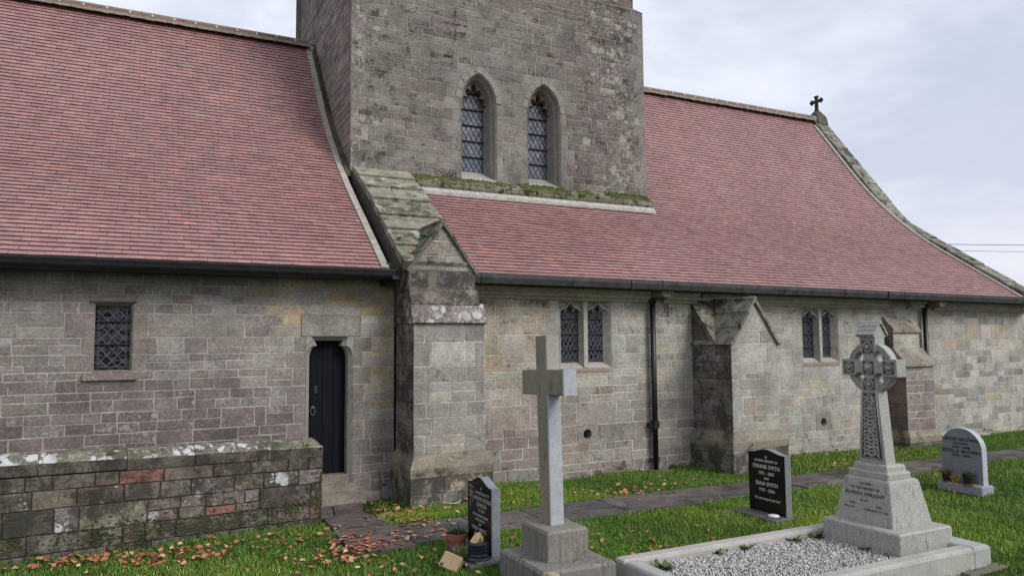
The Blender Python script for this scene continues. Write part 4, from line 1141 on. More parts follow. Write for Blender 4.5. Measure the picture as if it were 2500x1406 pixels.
def grass():
    g = np.random.default_rng(5)
    Xs, Ys = [], []
    for (x0, x1, y0, y1, n) in ((-2.5, 4.5, 4.6, 9.0, 125000), (3, 9, 4.5, 7.75, 80000), (2.5, 9, 8.3, 10, 42000), (9, 19, 3.5, 10, 85000), (2.5, 9, 3.2, 4.6, 15000), (-2.5, 2.5, 3, 4.6, 7000), (-5.5, -2.5, 4.6, 8.6, 36000)):
        Xs.append(g.uniform(x0, x1, n)); Ys.append(g.uniform(y0, y1, n))
    X = np.concatenate(Xs); Y = np.concatenate(Ys)
    cl = np.sin(X*3.1+1.3*np.sin(Y*2.3))*np.sin(Y*2.7+np.sin(X*1.9))
    keep = ~blocked(X, Y); 
    bare = (X > 2.6) & (X < 3.3) & (Y > 8.9)
    keep &= ~(bare & (g.uniform(size=len(X)) < .8))
    X, Y, cl = X[keep], Y[keep], cl[keep]; n = len(X)
    tuft = np.sin(X*9.1+2*np.sin(Y*7.3))*np.sin(Y*8.3+2*np.sin(X*6.1)); H = (.032+.013*cl+.013*tuft+g.uniform(-.015, .027, n)).clip(.010, .10)
    # longer unmown tufts against stone
    edge = blocked(X+.06, Y) | blocked(X-.06, Y) | blocked(X, Y+.06) | blocked(X, Y-.06)
    H = np.where(edge & (g.uniform(size=n) < .6), H*1.45, H)
    Wd = g.uniform(.0026, .0052, n)
    th = g.uniform(0, 2*np.pi, n); lean = g.uniform(.15, .9, n)*H
    az = g.uniform(0, 2*np.pi, n)
    Z = G+.018*np.sin(X*1.1+.4*Y)*np.cos(Y*.9-.3*X)+.010*np.sin(2.9*X+1.3*Y)-.004
    dx, dy = np.cos(th)*Wd, np.sin(th)*Wd; lx, ly = np.cos(az)*lean, np.sin(az)*lean
    V = np.empty((n, 5, 3), np.float32)
    V[:, 0] = np.stack([X-dx, Y-dy, Z], 1); V[:, 1] = np.stack([X+dx, Y+dy, Z], 1)
    V[:, 2] = np.stack([X+dx*.8+lx*.35, Y+dy*.8+ly*.35, Z+H*.6], 1); V[:, 3] = np.stack([X-dx*.8+lx*.35, Y-dy*.8+ly*.35, Z+H*.6], 1)
    V[:, 4] = np.stack([X+lx, Y+ly, Z+H*.98], 1)
    me = bpy.data.meshes.new('grass'); me.vertices.add(n*5); me.vertices.foreach_set('co', V.ravel())
    base = np.arange(n)*5
    loops = np.stack([base, base+1, base+2, base+3, base+3, base+2, base+4], 1).ravel()
    me.loops.add(n*7); me.loops.foreach_set('vertex_index', loops)
    me.polygons.add(n*2)
    st = np.stack([np.arange(n)*7, np.arange(n)*7+4], 1).ravel(); me.polygons.foreach_set('loop_start', st)
    me.update(calc_edges=True)
    pal = np.array([S(90, 119, 44), S(76, 106, 38), S(108, 131, 56), S(66, 95, 40), S(132, 138, 70), S(156, 146, 92)], np.float32)*1.60
    idx = g.choice(6, n, p=[.30, .27, .18, .15, .075, .025]); c = pal[idx]*g.uniform(.62, 1.35, (n, 1))
    big = (np.sin(X*.8+2)*np.sin(Y*1.1+1)+.6*np.sin(X*2.3+Y*1.7))[:, None]
    c = c*(1+.16*big); c[:, 0] *= (1+.14*big[:, 0])
    at = me.color_attributes.new('Col', 'FLOAT_COLOR', 'CORNER'); cc = np.ones((n, 7, 4), np.float32); cc[:, :, :3] = c[:, None, :]
    at.data.foreach_set('color', cc.ravel())
    t = NT('grass_blade'); col = t.attr('Col')
    t.b.inputs['Subsurface Weight'].default_value = 0
    tr = t.n('ShaderNodeBsdfTranslucent'); t.l(t.mix(1.0, col, (1.1, 1.15, .7), 'MULTIPLY'), tr.inputs[0])
    mx = t.n('ShaderNodeMixShader'); mx.inputs[0].default_value = .3
    t.l(t.b.outputs[0], mx.inputs[1]); t.l(tr.outputs[0], mx.inputs[2]); t.l(mx.outputs[0], t.out.inputs[0])
    me.materials.append(t.fin(col, .55, .35))
    o = bpy.data.objects.new('grass', me); COL.objects.link(o); tag(o, 'short wet green grass of the churchyard lawn', 'grass', kind='stuff')
grass()

# ------------------------------------------------------------------ fallen leaves
def leaf_mesh(name, rng, L, c):
    mb = MB(); n = 6; pts = []; curl = rng.uniform(.15, .5)*rng.choice((-1, 1)); fold = rng.uniform(.1, .45)
    w = L*rng.uniform(.30, .44); rows = []
    for i in range(n+1):
        t = i/n; hw = w*math.sin(PI*t**.8)**.8 if 0 < t < 1 else 0
        z = curl*L*(t-.5)**2*1.4; y = (t-.5)*L
        hw *= 1+.15*math.sin(i*2.7)
        rows.append([(-hw, y, z+hw*fold), (0, y, z), (hw, y, z+hw*fold*rng.uniform(.5, 1.4))])
    for a, b in zip(rows, rows[1:]):
        for k in range(2): mb.face([a[k], a[k+1], b[k+1], b[k]], vary(c, rng, .12))
    mb.tube([(0, -L*.5, curl*L*.35), (.004, -L*.62, curl*L*.4), (.0, -L*.74, curl*L*.35)], .0013, 4, tuple(x*.5 for x in c))
    return mb
LC = [S(158, 96, 66), S(166, 104, 74), S(148, 84, 62), S(168, 110, 78), S(178, 124, 92), S(150, 94, 68), S(190, 146, 116), S(134, 84, 62), S(180, 116, 76), S(196, 158, 130), S(112, 74, 58), S(92, 60, 46), S(176, 138, 84)]
rng = random.Random(101); protos = []
for i in range(14):
    o = leaf_mesh('fallen_leaf', rng, rng.uniform(.060, .100), LC[i % len(LC)]).build('fallen_leaf', M['leaf'], None, True); protos.append(o)
LG = [  # cx, cy, sx, sy, n, label, group, lift
    ((-.35, 8.42, .55, .10), 48, 'dry orange leaf in the drift along the foot of the low wall', 'leaves drifted against the low wall', .05),
    ((.30, 8.16, .28, .16), 34, 'curled brown leaf heaped on the grass before the low wall', 'leaves heaped before the low wall', .06),
    ((1.30, 8.36, .45, .18), 26, 'orange brown leaf lying in grass near the end of the low wall', 'leaves near the wall end', .05),
    ((1.98, 7.66, .14, .32), 38, 'dry russet leaf in the pile at the edge of the door path', 'leaves piled at the path edge', .06),
    ((1.62, 7.45, .28, .20), 16, 'russet leaf scattered on grass beside the door path', 'leaves beside the door path', .05),
    ((2.42, 7.80, .32, .20), 24, 'orange leaf lying flat on the dark path flagstones', 'leaves on the flagstones', .0),
    ((2.88, 8.75, .22, .30), 46, 'dry leaf on bare earth between the doorstep and first buttress', 'leaves by the first buttress', .03),
    ((3.85, 8.80, .5, .25), 16, 'pale brown leaf in grass at the foot of the first buttress', 'leaves below the first buttress', .05),
    ((6.35, 8.72, .60, .22), 34, 'tan leaf on the grass strip between path and nave wall', 'leaves under the nave wall', .05),
    ((2.6, 6.7, .8, .5), 16, 'brown leaf in the lawn near the terracotta flowerpot', 'leaves around the flowerpot', .05),
    ((4.8, 6.6, .5, .35), 10, 'pale leaf in the lawn left of the gravel grave', 'leaves on the lawn beside the grave', .05),
    ((10.6, 8.75, .8, .3), 8, 'yellowish leaf in grass before the third buttress', 'leaves near the third buttress', .05)]
WL = lambda x: 8.95+(x-1.945)*.0887
first = {}
def put_leaf(spot, label, group, lift, rng, stuff=None):
    for _ in range(30):
        x = rng.gauss(spot[0], spot[2]); y = rng.gauss(spot[1], spot[3])
        if x < 1.96 and y > WL(x)-.06: continue
        if y > 9.85 or (3.08 < x < 4.3 and y > 9.08) or (2.9 < x < 3.7 and 5.3 < y < 6.2): continue
        break
    onp = bool(blocked(np.array([x]), np.array([y]))[0])
    z = G+(.040 if onp else gz(x, y)+lift*rng.uniform(.5, 1.1)+.008)
    return (x, y, z), Euler((rng.uniform(-.5, .5)*(.3 if onp else 1), rng.uniform(-.5, .5)*(.3 if onp else 1), rng.uniform(0, 6.28)))
k = 0
for spot, n, label, group, lift in LG:
    for _ in range(int(n*.9)):
        p = protos[k % len(protos)]; o = p if k < len(protos) else p.copy()
        if k >= len(protos): COL.objects.link(o)
        o.location, o.rotation_euler = put_leaf(spot, label, group, lift, rng); s = rng.uniform(.62, 1.02); o.scale = (s, s, s)
        tag(o, label, 'leaf', group); k += 1
lm = MB()
LS = [(s, int(n*1.7), l*.8) for s, n, _, _, l in LG]+[((7, 6.6, 3.0, .8), 40, .03), ((1.0, 7.2, 1.2, .6), 50, .03), ((9.5, 8.9, 2.5, .3), 40, .03)]
for spot, n, lift in LS:
    for _ in range(n):
        loc, e = put_leaf(spot, '', '', lift, rng); q = leaf_mesh('x', rng, rng.uniform(.04, .078), rng.choice(LC))
        Mx = Matrix.Translation(loc) @ e.to_matrix().to_4x4()
        m0 = len(lm.v); lm.v += [tuple(Mx @ Vector(v)) for v in q.v]; lm.f += [tuple(i+m0 for i in f) for f in q.f]; lm.c += q.c; lm.w += q.w
tag(lm.build('leaf_litter', M['leaf'], None, True), 'small broken brown leaves strewn through the grass', 'leaf litter', kind='stuff')
# ------------------------------------------------------------------ memorials
def text(body, size, X, yc, z, col, parent, font_x=1.0, bold=.0, ital=0.0, name='inscription', sp=1.0):
    """raised or painted lettering on a face that looks towards -X; yc is the centre of the line"""
    cu = bpy.data.curves.new('t', 'FONT'); cu.body = body; cu.size = size; cu.align_x = 'CENTER'; cu.align_y = 'CENTER'
    cu.extrude = .0015; cu.offset = bold; cu.shear = ital; cu.space_character = sp; cu.resolution_u = 3
    o = bpy.data.objects.new('t', cu); COL.objects.link(o)
    dg = bpy.context.evaluated_depsgraph_get(); me = bpy.data.meshes.new_from_object(o.evaluated_get(dg))
    bpy.data.objects.remove(o); bpy.data.curves.remove(cu)
    return [(X-v.co.z, yc-v.co.x*font_x, z+v.co.y) for v in me.vertices], [tuple(p.vertices) for p in me.polygons], col
def letters(lines, X, parent, name='inscription', Xf=None, mat='attr'):
    for ln in lines:
        mb = MB(); vs, fs, col = text(*ln[:2], X if Xf is None else Xf(ln[3]), *ln[2:5], parent, *ln[5:])
        mb.faces_idx(vs, fs, col); part(mb, name, M[mat], parent)

# tall plain cross on two plinths
pc = thing('stone_cross', 'tall plain granite cross with dark algae, standing on a stepped square base', 'grave cross', loc=(3.30, 5.76, G))
mb = MB(); gcol = S(128, 122, 115, 1.12); mb.col = gcol
mb.stack(3.296, 5.752, [(G-.1, .355, .408), (-1.875, .355, .408), (-1.850, .335, .388)], S(118, 114, 108, 1.08), (.3, .52, .02))
part(mb, 'base_step', M['granite_rough'], pc)
mb = MB(); mb.stack(3.300, 5.788, [(-1.849, .204, .243), (-1.615, .204, .243), (-1.593, .190, .228)], S(122, 118, 110, 1.08), (.3, .50, .06)); part(mb, 'plinth', M['granite_rough'], pc)
LEAN = Matrix.Translation((3.31, 5.826, -1.593)) @ Matrix.Rotation(R(-2.0), 4, 'X') @ Matrix.Translation((-3.31, -5.826, 1.593))
def cross_faces(mb):
    x0, x1 = 3.234, 3.372; yc = 5.826; hw = .102; arm = .385; za, zb, zt = -.468, -.240, .066
    out = [(-hw*.94, -1.60), (hw*.94, -1.60), (hw, za), (arm, za), (arm, zb), (hw, zb), (hw, zt), (-hw, zt), (-hw, zb), (-arm, zb), (-arm, za), (-hw, za)]
    b = .008
    cen = [0, 0]
    n = len(out)
    def off(d):
        r = []
        for i in range(n):
            p, q, s = out[i-1], out[i], out[(i+1) % n]
            a = Vector((q[0]-p[0], q[1]-p[1])).normalized(); c = Vector((s[0]-q[0], s[1]-q[1])).normalized()
            na = Vector((-a.y, a.x)); nc = Vector((-c.y, c.x))
            r.append((q[0]+(na.x+nc.x)*d if abs(na.x+nc.x) > .01 else q[0], q[1]+(na.y+nc.y)*d if abs(na.y+nc.y) > .01 else q[1]))
        return r
    lay = [(x0, off(b)), (x0+b, out), (x1-b, out), (x1, off(b))]
    P = [[LEAN @ Vector((x, yc-u, z)) for u, z in o] for x, o in lay]
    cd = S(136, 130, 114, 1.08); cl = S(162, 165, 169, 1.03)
    F = [(11, 0, 1, 2), (2, 3, 4, 5), (5, 6, 7, 8), (8, 9, 10, 11), (11, 2, 5, 8)]
    for f in F:
        mb.face([P[0][i] for i in f], cd, (.15, .42 if f != (2, 3, 4, 5) else .52, .02)); mb.face([P[3][i] for i in f[::-1]], cd, (.1, .4, 0))
    for A, B in zip(P, P[1:]):
        for i in range(n):
            j = (i+1) % n
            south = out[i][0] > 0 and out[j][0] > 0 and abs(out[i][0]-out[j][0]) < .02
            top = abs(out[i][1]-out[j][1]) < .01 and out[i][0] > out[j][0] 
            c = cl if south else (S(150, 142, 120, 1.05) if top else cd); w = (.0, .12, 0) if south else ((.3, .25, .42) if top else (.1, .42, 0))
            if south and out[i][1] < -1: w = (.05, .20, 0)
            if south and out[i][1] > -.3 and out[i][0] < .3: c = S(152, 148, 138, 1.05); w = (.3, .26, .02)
            mb.face([A[i], B[i], B[j], A[j]], c, w)
mb = MB(); cross_faces(mb); part(mb, 'cross', M['granite_rough'], pc)
# fluted-looking rain streaks are left to the material; a loose stone chip lies on the step
chip = MB(); chip.stack(2.955, 5.215, [(G-.03, .050, .055), (-1.86, .046, .05), (-1.825, .040, .045), (-1.818, .028, .033)], S(164, 150, 116), (.3, .25, .25))
tag(chip.build('stone_marker', M['granite_rough']), 'small pale yellowish stone marker standing close before the plain cross base', 'stone')

# kerbed grave with gravel
gk = thing('grave_kerb', 'pale granite kerb surround framing a gravel grave in the lawn', 'grave kerb', loc=(5.44, 4.94, G))
def kerb(x0, x1, y0, y1, seed):
    mb = MB(); cx, cy = (x0+x1)/2, (y0+y1)/2; hx, hy = (x1-x0)/2, (y1-y0)/2
    mb.stack(cx, cy, [(G-.12, hx, hy), (-1.925, hx, hy), (-1.905, hx-.010, hy-.010), (-1.895, hx-.028, hy-.028)], vary(S(158, 157, 152, 1.05), random.Random(seed), .04), (.35, .20, .05))
    part(mb, 'kerb_stone', M['granite_rough'], gk)
kerb(3.80, 6.83, 4.27, 4.425, 1); kerb(3.80, 6.83, 5.445, 5.60, 2); kerb(3.80, 3.955, 4.428, 5.442, 3); kerb(6.833, 7.08, 4.27, 5.60, 4)
mb = MB(); mb.stack(6.9, 4.28, [(G-.1, .30, .12), (G+.02, .28, .10)], S(110, 104, 92), (.2, .4, .2)); part(mb, 'foundation_stone', M['granite_rough'], gk)
mb = MB(); mb.stack(3.83, 4.98, [(-2.02, .13, .22, .2, 0), (-1.955, .13, .22, .2, 0)], S(70, 70, 68), (.1, .3, .1))
rng = random.Random(111); mg = MB()
mg.face([(3.95, 4.42, -1.975), (6.84, 4.42, -1.975), (6.84, 5.45, -1.975), (3.95, 5.45, -1.975)], S(96, 92, 88))
for _ in range(11500):
    x = rng.uniform(3.96, 6.83); y = rng.uniform(4.43, 5.44)
    if x > 6.2 and 4.56 < y < 5.34 and x < 6.88: continue
    r = rng.uniform(.0065, .0130); z = -1.972+rng.uniform(.0, .016)+.012*math.sin(x*3)*math.sin(y*4)
    c = vary(pick(rng, [(3, S(204, 202, 199)), (1.5, S(182, 180, 178)), (1, S(146, 143, 140)), (.35, S(118, 112, 106)), (.6, S(182, 172, 158))]), rng, .1)
    e = Euler((rng.uniform(0, 6.3), rng.uniform(0, 6.3), rng.uniform(0, 6.3))).to_matrix()
    sx, sy, sz = rng.uniform(.8, 1.4), rng.uniform(.6, 1), rng.uniform(.5, .9)
    vv = [e @ Vector((a*sx*r*rng.uniform(.7, 1.2), b*sy*r*rng.uniform(.7, 1.2), d*sz*r*rng.uniform(.7, 1.2))) for a, b, d in ((1, 0, 0), (-1, 0, 0), (0, 1, 0), (0, -1, 0), (0, 0, 1), (0, 0, -1))]
    mg.faces_idx([(x+v.x, y+v.y, z+v.z) for v in vv], [(0, 2, 4), (2, 1, 4), (1, 3, 4), (3, 0, 4), (2, 0, 5), (1, 2, 5), (3, 1, 5), (0, 3, 5)], c)
gv = mg.build('gravel', M['attr']); tag(gv, 'white and grey stone chippings filling the kerbed grave', 'gravel', kind='stuff')

# celtic cross
cc_ = thing('celtic_cross', 'carved granite wheel-head celtic cross with knotwork on a tapered pedestal', 'grave cross', loc=(6.53, 4.99, G))
CG = S(156, 156, 148, 1.0); wg = (.15, .32, .03)
mb = MB(); mb.stack(6.535, 4.945, [(G, .375, .425), (-1.772, .375, .425), (-1.757, .360, .410)], CG, (.25, .36, .03)); part(mb, 'base_block', M['granite'], cc_)
mb = MB(); mb.stack(6.565, 4.995, [(-1.757, .282, .322), (-1.745, .282, .322), (-1.385, .222, .258), (-1.355, .214, .250), (-1.338, .190, .226), (-1.332, .17, .205)], CG, (.2, .40, .04)); ped = part(mb, 'pedestal', M['granite'], cc_)
mb = MB(); mb.stack(6.545, 4.995, [(-1.334, .168, .222), (-1.285, .166, .220), (-1.270, .156, .210), (-1.266, .140, .192), (-1.225, .138, .190), (-1.208, .128, .180), (-1.203, .10, .16)], CG, (.2, .36, .04)); part(mb, 'moulded_step', M['granite'], cc_)
XF, XB, YC, ZC = 6.452, 6.588, 4.995, -.273
mb = MB()
def cross_outline():
    hwn, hwa = .088, .083; top = .03; bot = -1.205; arm = .308; r = .060
    pts = []
    def bite(cx, cz, a0, a1):
        for i in range(9):
            a = a0+(a1-a0)*i/8; pts.append((cx+r*math.cos(a), cz+r*math.sin(a)))
    d = .110; dz = .106
    pts.append((hwn, top-.0)); bite(d, ZC+dz, PI*.617, PI*1.8747)
    pts += [(arm, ZC+hwa), (arm, ZC-hwa)]; bite(d, ZC-dz, PI*.1253, PI*1.383)
    pts += [(hwn+.004, -.50), (.150, bot), (-.150, bot), (-hwn-.004, -.50)]; bite(-d, ZC-dz, -PI*.383, PI*.8747)
    pts += [(-arm, ZC-hwa), (-arm, ZC+hwa)]; bite(-d, ZC+dz, PI*1.1253, PI*2.383)
    pts.append((-hwn, top))
    return pts
ol = cross_outline()
me_pts = ol[::-1]
def cface(mbx, poly, X, flip=False):
    """triangulated planar face (the outline is concave)"""
    from mathutils.geometry import tessellate_polygon
    tri = tessellate_polygon([[Vector((u, z, 0)) for u, z in poly]])
    for t in tri:
        p = [poly[i] for i in t]
        ar = (p[1][0]-p[0][0])*(p[2][1]-p[0][1])-(p[2][0]-p[0][0])*(p[1][1]-p[0][1])
        q = [(X, YC-u, z) for u, z in p]
        if (ar < 0) != flip: q = q[::-1]
        mbx.face(q, CG, wg)
cface(mb, ol, XF); cface(mb, ol, XB, True)
n = len(ol)
for i in range(n):
    j = (i+1) % n
    f = [(XF, YC-ol[i][0], ol[i][1]), (XF, YC-ol[j][0], ol[j][1]), (XB, YC-ol[j][0], ol[j][1]), (XB, YC-ol[i][0], ol[i][1])]
    mb.face(f, CG, wg)
crs = part(mb, 'cross', M['granite'], cc_)
mb = MB(); ro, ri, xa, xb = .252, .196, XF+.022, XB-.030; N_ = 56
for k in range(N_):
    a, b = 2*PI*k/N_, 2*PI*(k+1)/N_
    P = lambda r, t, x: (x, YC-r*math.cos(t), ZC+r*math.sin(t))
    mb.face([P(ri, a, xa), P(ro, a, xa), P(ro, b, xa), P(ri, b, xa)], CG, wg); mb.face([P(ri, b, xb), P(ro, b, xb), P(ro, a, xb), P(ri, a, xb)], CG, wg)
    mb.face([P(ro, a, xa), P(ro, a, xb), P(ro, b, xb), P(ro, b, xa)], CG, wg); mb.face([P(ri, b, xa), P(ri, b, xb), P(ri, a, xb), P(ri, a, xa)], CG, wg)
for rr in (ro-.008, (ro+ri)/2+.012, (ro+ri)/2-.012, ri+.008):
    mb.tube([(xa-.002, YC-rr*math.cos(2*PI*k/48), ZC+rr*math.sin(2*PI*k/48)) for k in range(48)], .0055, 5, CG, wg, closed=True)
for k in range(44):                                   # stepped fret between the rims
    a = 2*PI*k/44; r0, r1 = (ri+.012, ro-.012)
    mb.tube([(xa-.002, YC-r0*math.cos(a), ZC+r0*math.sin(a)), (xa-.002, YC-r1*math.cos(a+.05), ZC+r1*math.sin(a+.05))], .005, 5, CG, wg)
part(mb, 'wheel_ring', M['granite'], cc_)
# interlace: raised strands on the face, with a frame round each panel
kn = MB(); kn.col = S(150, 152, 141); kn.wx = (.05, .2, 0)
KD = S(50, 52, 46)  # flat panel ground painted dark, standing for shade in the carved recesses
def frame_line(pts, r=.006, closed=True): kn.tube([(XF-.003, YC-u, z) for u, z in pts], r, 5, closed=closed)
def strand(fn, n, r=.0085):
    P = []
    for i in range(n+1):
        u, z, h = fn(i/n); P.append((XF-.002-.006*h, YC-u, z))
    kn.tube(P, r, 6)
hw_at = lambda z: .092+(.150-.092)*clamp((-.50-z)/.705)
z0, z1 = -1.150, -.530
kn.face([(XF-.0015, YC+hw_at(z0)*.72, z0), (XF-.0015, YC-hw_at(z0)*.72, z0), (XF-.0015, YC-hw_at(z1)*.72, z1), (XF-.0015, YC+hw_at(z1)*.72, z1)], KD, (0, .3, 0))
frame_line([(-hw_at(z0)*.78, z0-.012), (hw_at(z0)*.78, z0-.012), (hw_at(z1)*.78, z1+.01), (-hw_at(z1)*.78, z1+.01)], .0075)
for k in range(4):
    def fn(t, k=k):
        z = z0+.015+(z1-z0-.03)*t; ph = 2*PI*(4.0*t+k/4); w = hw_at(z)*.62
        return (w*math.sin(ph)*(.55+.45*abs(math.sin(ph))), z+.010*math.cos(2*ph), .5+.5*math.cos(2*ph+PI*k))
    strand(fn, 90, .0078)
for i in range(5):
    zc = z0+.06+(z1-z0-.12)*i/4; w = hw_at(zc)*.34
    kn.tube([(XF-.004, YC-w*math.cos(a), zc+.05*math.sin(a)) for a in [2*PI*q/16 for q in range(16)]], .0075, 5, closed=True)
def panel(cu, cz, w, h, boss):
    kn.face([(XF-.0015, YC-cu+w, cz-h), (XF-.0015, YC-cu-w, cz-h), (XF-.0015, YC-cu-w, cz+h), (XF-.0015, YC-cu+w, cz+h)], KD, (0, .3, 0))
    frame_line([(cu-w-.006, cz-h-.006), (cu+w+.006, cz-h-.006), (cu+w+.006, cz+h+.006), (cu-w-.006, cz+h+.006)], .0035)
    for k in range(3):
        P = []
        for q in range(28):
            a = 2*PI*q/28; rr = .80+.18*math.cos(4*a+2*PI*k/3); P.append((XF-.004-.003*math.cos(4*a), YC-(cu+w*rr*math.cos(a)), cz+h*rr*math.sin(a)))
        kn.tube(P, .0048, 5, closed=True)
    kn.sphere((XF-.006, YC-cu, cz), boss, 14, 8, S(158, 150, 140), (.05, .2, 0), sq=(1, 1, 1))
panel(0, ZC, .052, .060, .034); panel(-.222, ZC, .050, .054, .024); panel(.222, ZC, .050, .054, .024)
panel(0, -.068, .054, .058, .024); panel(0, -.436, .060, .052, .024)
part(kn, 'knotwork', M['granite'], cc_, True)
# little gabled shrine on top
mb = MB(); zr, ze = .165, .035
for s in (-1, 1):
    x = 6.52; rows = 3
    for i in range(rows):
        p, q = i/rows, (i+1)/rows
        A = lambda f, y, l: (x+s*(.094*(1-f)+.004), y, ze+(zr-ze)*f+l)
        pts = [A(p, YC-.108, .010), A(p, YC+.108, .010), A(q+.03, YC+.108, .003), A(q+.03, YC-.108, .003)]
        mb.slab(pts if s < 0 else pts[::-1], .014, vary(CG, rnd, .05), wg)
        for k in range(6):                            # scalloped tails
            y = YC-.09+.036*k+(.018 if i % 2 else 0); a = A(p, y, .004); mb.sphere(a, .013, 6, 4, CG, wg, sq=(.7, 1, .6))
mb.extrude([(-.088, .028), (.088, .028), (.086, .048), (0, .160), (-.086, .048)], lambda u, z: (6.52+u, YC-.090, z), lambda u, z: (6.52+u, YC+.090, z), CG, wg)
mb.tube([(6.52, YC-.112, .172), (6.52, YC+.112, .172)], .018, 8, CG, wg)
part(mb, 'gabled_cap', M['granite'], cc_)
xd = lambda z: 6.283+(z+1.745)*(.060/.36)-.002
DK = S(44, 42, 36); FD = S(88, 84, 74)
letters([('SACRED', .034, 5.0, -1.395, DK), ('TO THE MEMORY OF', .034, 5.0, -1.440, DK), ('ALFRED WRIGHT', .050, 5.0, -1.495, DK, 1.15), ('BORN', .028, 5.0, -1.552, FD, 1.1), ('DIED', .030, 5.12, -1.590, FD), ('1880', .030, 4.84, -1.590, FD, 1.1), ('FOR THE', .028, 5.16, -1.630, FD), ('HUSBAND OF THE', .028, 4.86, -1.630, FD, 1.1)], 0, ped, Xf=xd)

# headstones: outline in (u, z), u to the viewer's right
def headstone(root, X, thick, yc, outline, col, wx, mat, side_col, side_wx):
    mb = MB(); me_ = MB()
    poly = outline; b = .006
    fr = [(X, yc-u, z) for u, z in poly]; bk = [(X+thick, yc-u, z) for u, z in poly]; n = len(poly)
    ins = [(u*(1-.012), z-.003) for u, z in poly]
    fi = [(X-.004, yc-u, z) for u, z in ins]
    mb.face(fi[::-1] if False else fi, col, wx)
    for i in range(n):
        j = (i+1) % n; mb.face([fi[i], fr[i], fr[j], fi[j]], side_col, side_wx)
    o = part(mb, 'polished_face', M[mat], root)
    for i in range(n):
        j = (i+1) % n; me_.face([fr[i], bk[i], bk[j], fr[j]], side_col, side_wx)
    me_.face(bk[::-1], side_col, side_wx)
    part(me_, 'stone_body', M['granite'], root)
    return o
def ogee(hw, zb, zsh, zp):
    pts = [(-hw, zb), (hw, zb), (hw, zsh)]
    for i in range(1, 24):
        t = -1+2*i/24; pts.append((-hw*t, zsh+(zp-zsh)*(.5+.5*math.cos(PI*min(1, abs(t)*1.12)))))
    return pts+[(-hw, zsh)]
BK = S(20, 21, 24); SID = S(128, 130, 134, .95); WH = S(190, 190, 190)
# middle black headstone
hs = thing('headstone', 'black polished headstone with wavy top and white lettering, standing beside the paved path', 'headstone', 'black headstones', (6.66, 6.68, G))
mb = MB(); mb.stack(6.665, 6.675, [(G-.05, .155, .345), (-2.052, .155, .345), (-2.045, .150, .340)], S(92, 92, 90), (.5, .25, 0)); part(mb, 'base', M['granite'], hs)
headstone(hs, 6.745, .09, 6.677, ogee(.292, -2.046, -1.345, -1.300), BK, (0, 0, 0), 'black_granite', S(120, 122, 122), (.1, .2, 0))
T = lambda s, z, sz, fx=1.0, it=0: (s, sz, 6.677, z, WH, fx, .0006, it)
letters([T('IN', -1.395, .036), T('LOVING MEMORY OF', -1.442, .040, .95), T('DENNIS SMITH', -1.512, .066, .98), T('1921 - 2007', -1.588, .052, 1.0), T('AND', -1.648, .034), T('ERNA SMITH', -1.712, .064, .98), T('1927 - 2006', -1.786, .052, 1.0), T("'My soul escaped and free'", -1.888, .040, .95, .35)], 6.7395, hs)
# front-left black headstone with a flower
hs = thing('headstone', 'narrow black headstone with an engraved flower spray, behind the octagonal vase', 'headstone', 'black headstones', (3.06, 6.85, G))
mb = MB(); mb.stack(3.00, 6.85, [(G-.05, .15, .385), (G+.045, .15, .385), (G+.055, .142, .377)], S(96, 96, 96), (.3, .3, .05)); part(mb, 'base', M['granite'], hs)
headstone(hs, 3.056, .086, 6.855, ogee(.292, G+.04, -1.405, -1.335), BK, (0, 0, 0), 'black_granite', S(132, 136, 142), (.1, .12, 0))
GW = S(150, 150, 148)
T = lambda s, z, sz, fx=1.0, dy=0, it=0: (s, sz, 6.855+dy-.02, z, GW, fx, .0006, it)
letters([T('In', -1.440, .038, 1, -.03), T('Loving Memory Of', -1.488, .046, .9, -.05, .2), T('HAROLD GEORGE', -1.548, .056, .9, -.05), T('JOHNSON', -1.606, .056, .9, -.04), T('1925 - 2003', -1.658, .036, .9, -.03), T('LOVING HUSBAND, FATHER', -1.712, .033, .88), T('AND GRANDAD', -1.756, .033, .9), T('AND', -1.798, .028), T('VIOLET NANCY', -1.848, .056, .9, .02), T('JOHNSON', -1.904, .056, .9, .02), T('1929 - 2008', -1.956, .036, .9, .02)], 3.0505, hs)
mb = MB(); rng = random.Random(121)
stem = [(3.0505, 7.075, -1.66), (3.0505, 7.055, -1.56), (3.0505, 7.03, -1.46)]; mb.tube(stem, .003, 5, GW)
for _ in range(16):
    y = 7.045+rng.uniform(-.05, .055); z = -1.52+rng.uniform(-.11, .10); a = rng.uniform(0, PI); l = rng.uniform(.016, .028)
    mb.faces_idx([(3.0508, y+l*math.cos(a), z+l*math.sin(a)), (3.0496, y-l*.4*math.sin(a), z+l*.4*math.cos(a)), (3.0508, y-l*math.cos(a), z-l*math.sin(a)), (3.0496, y+l*.4*math.sin(a), z-l*.4*math.cos(a))], [(0, 1, 2, 3)], GW)
part(mb, 'flower_engraving', M['attr'], hs)
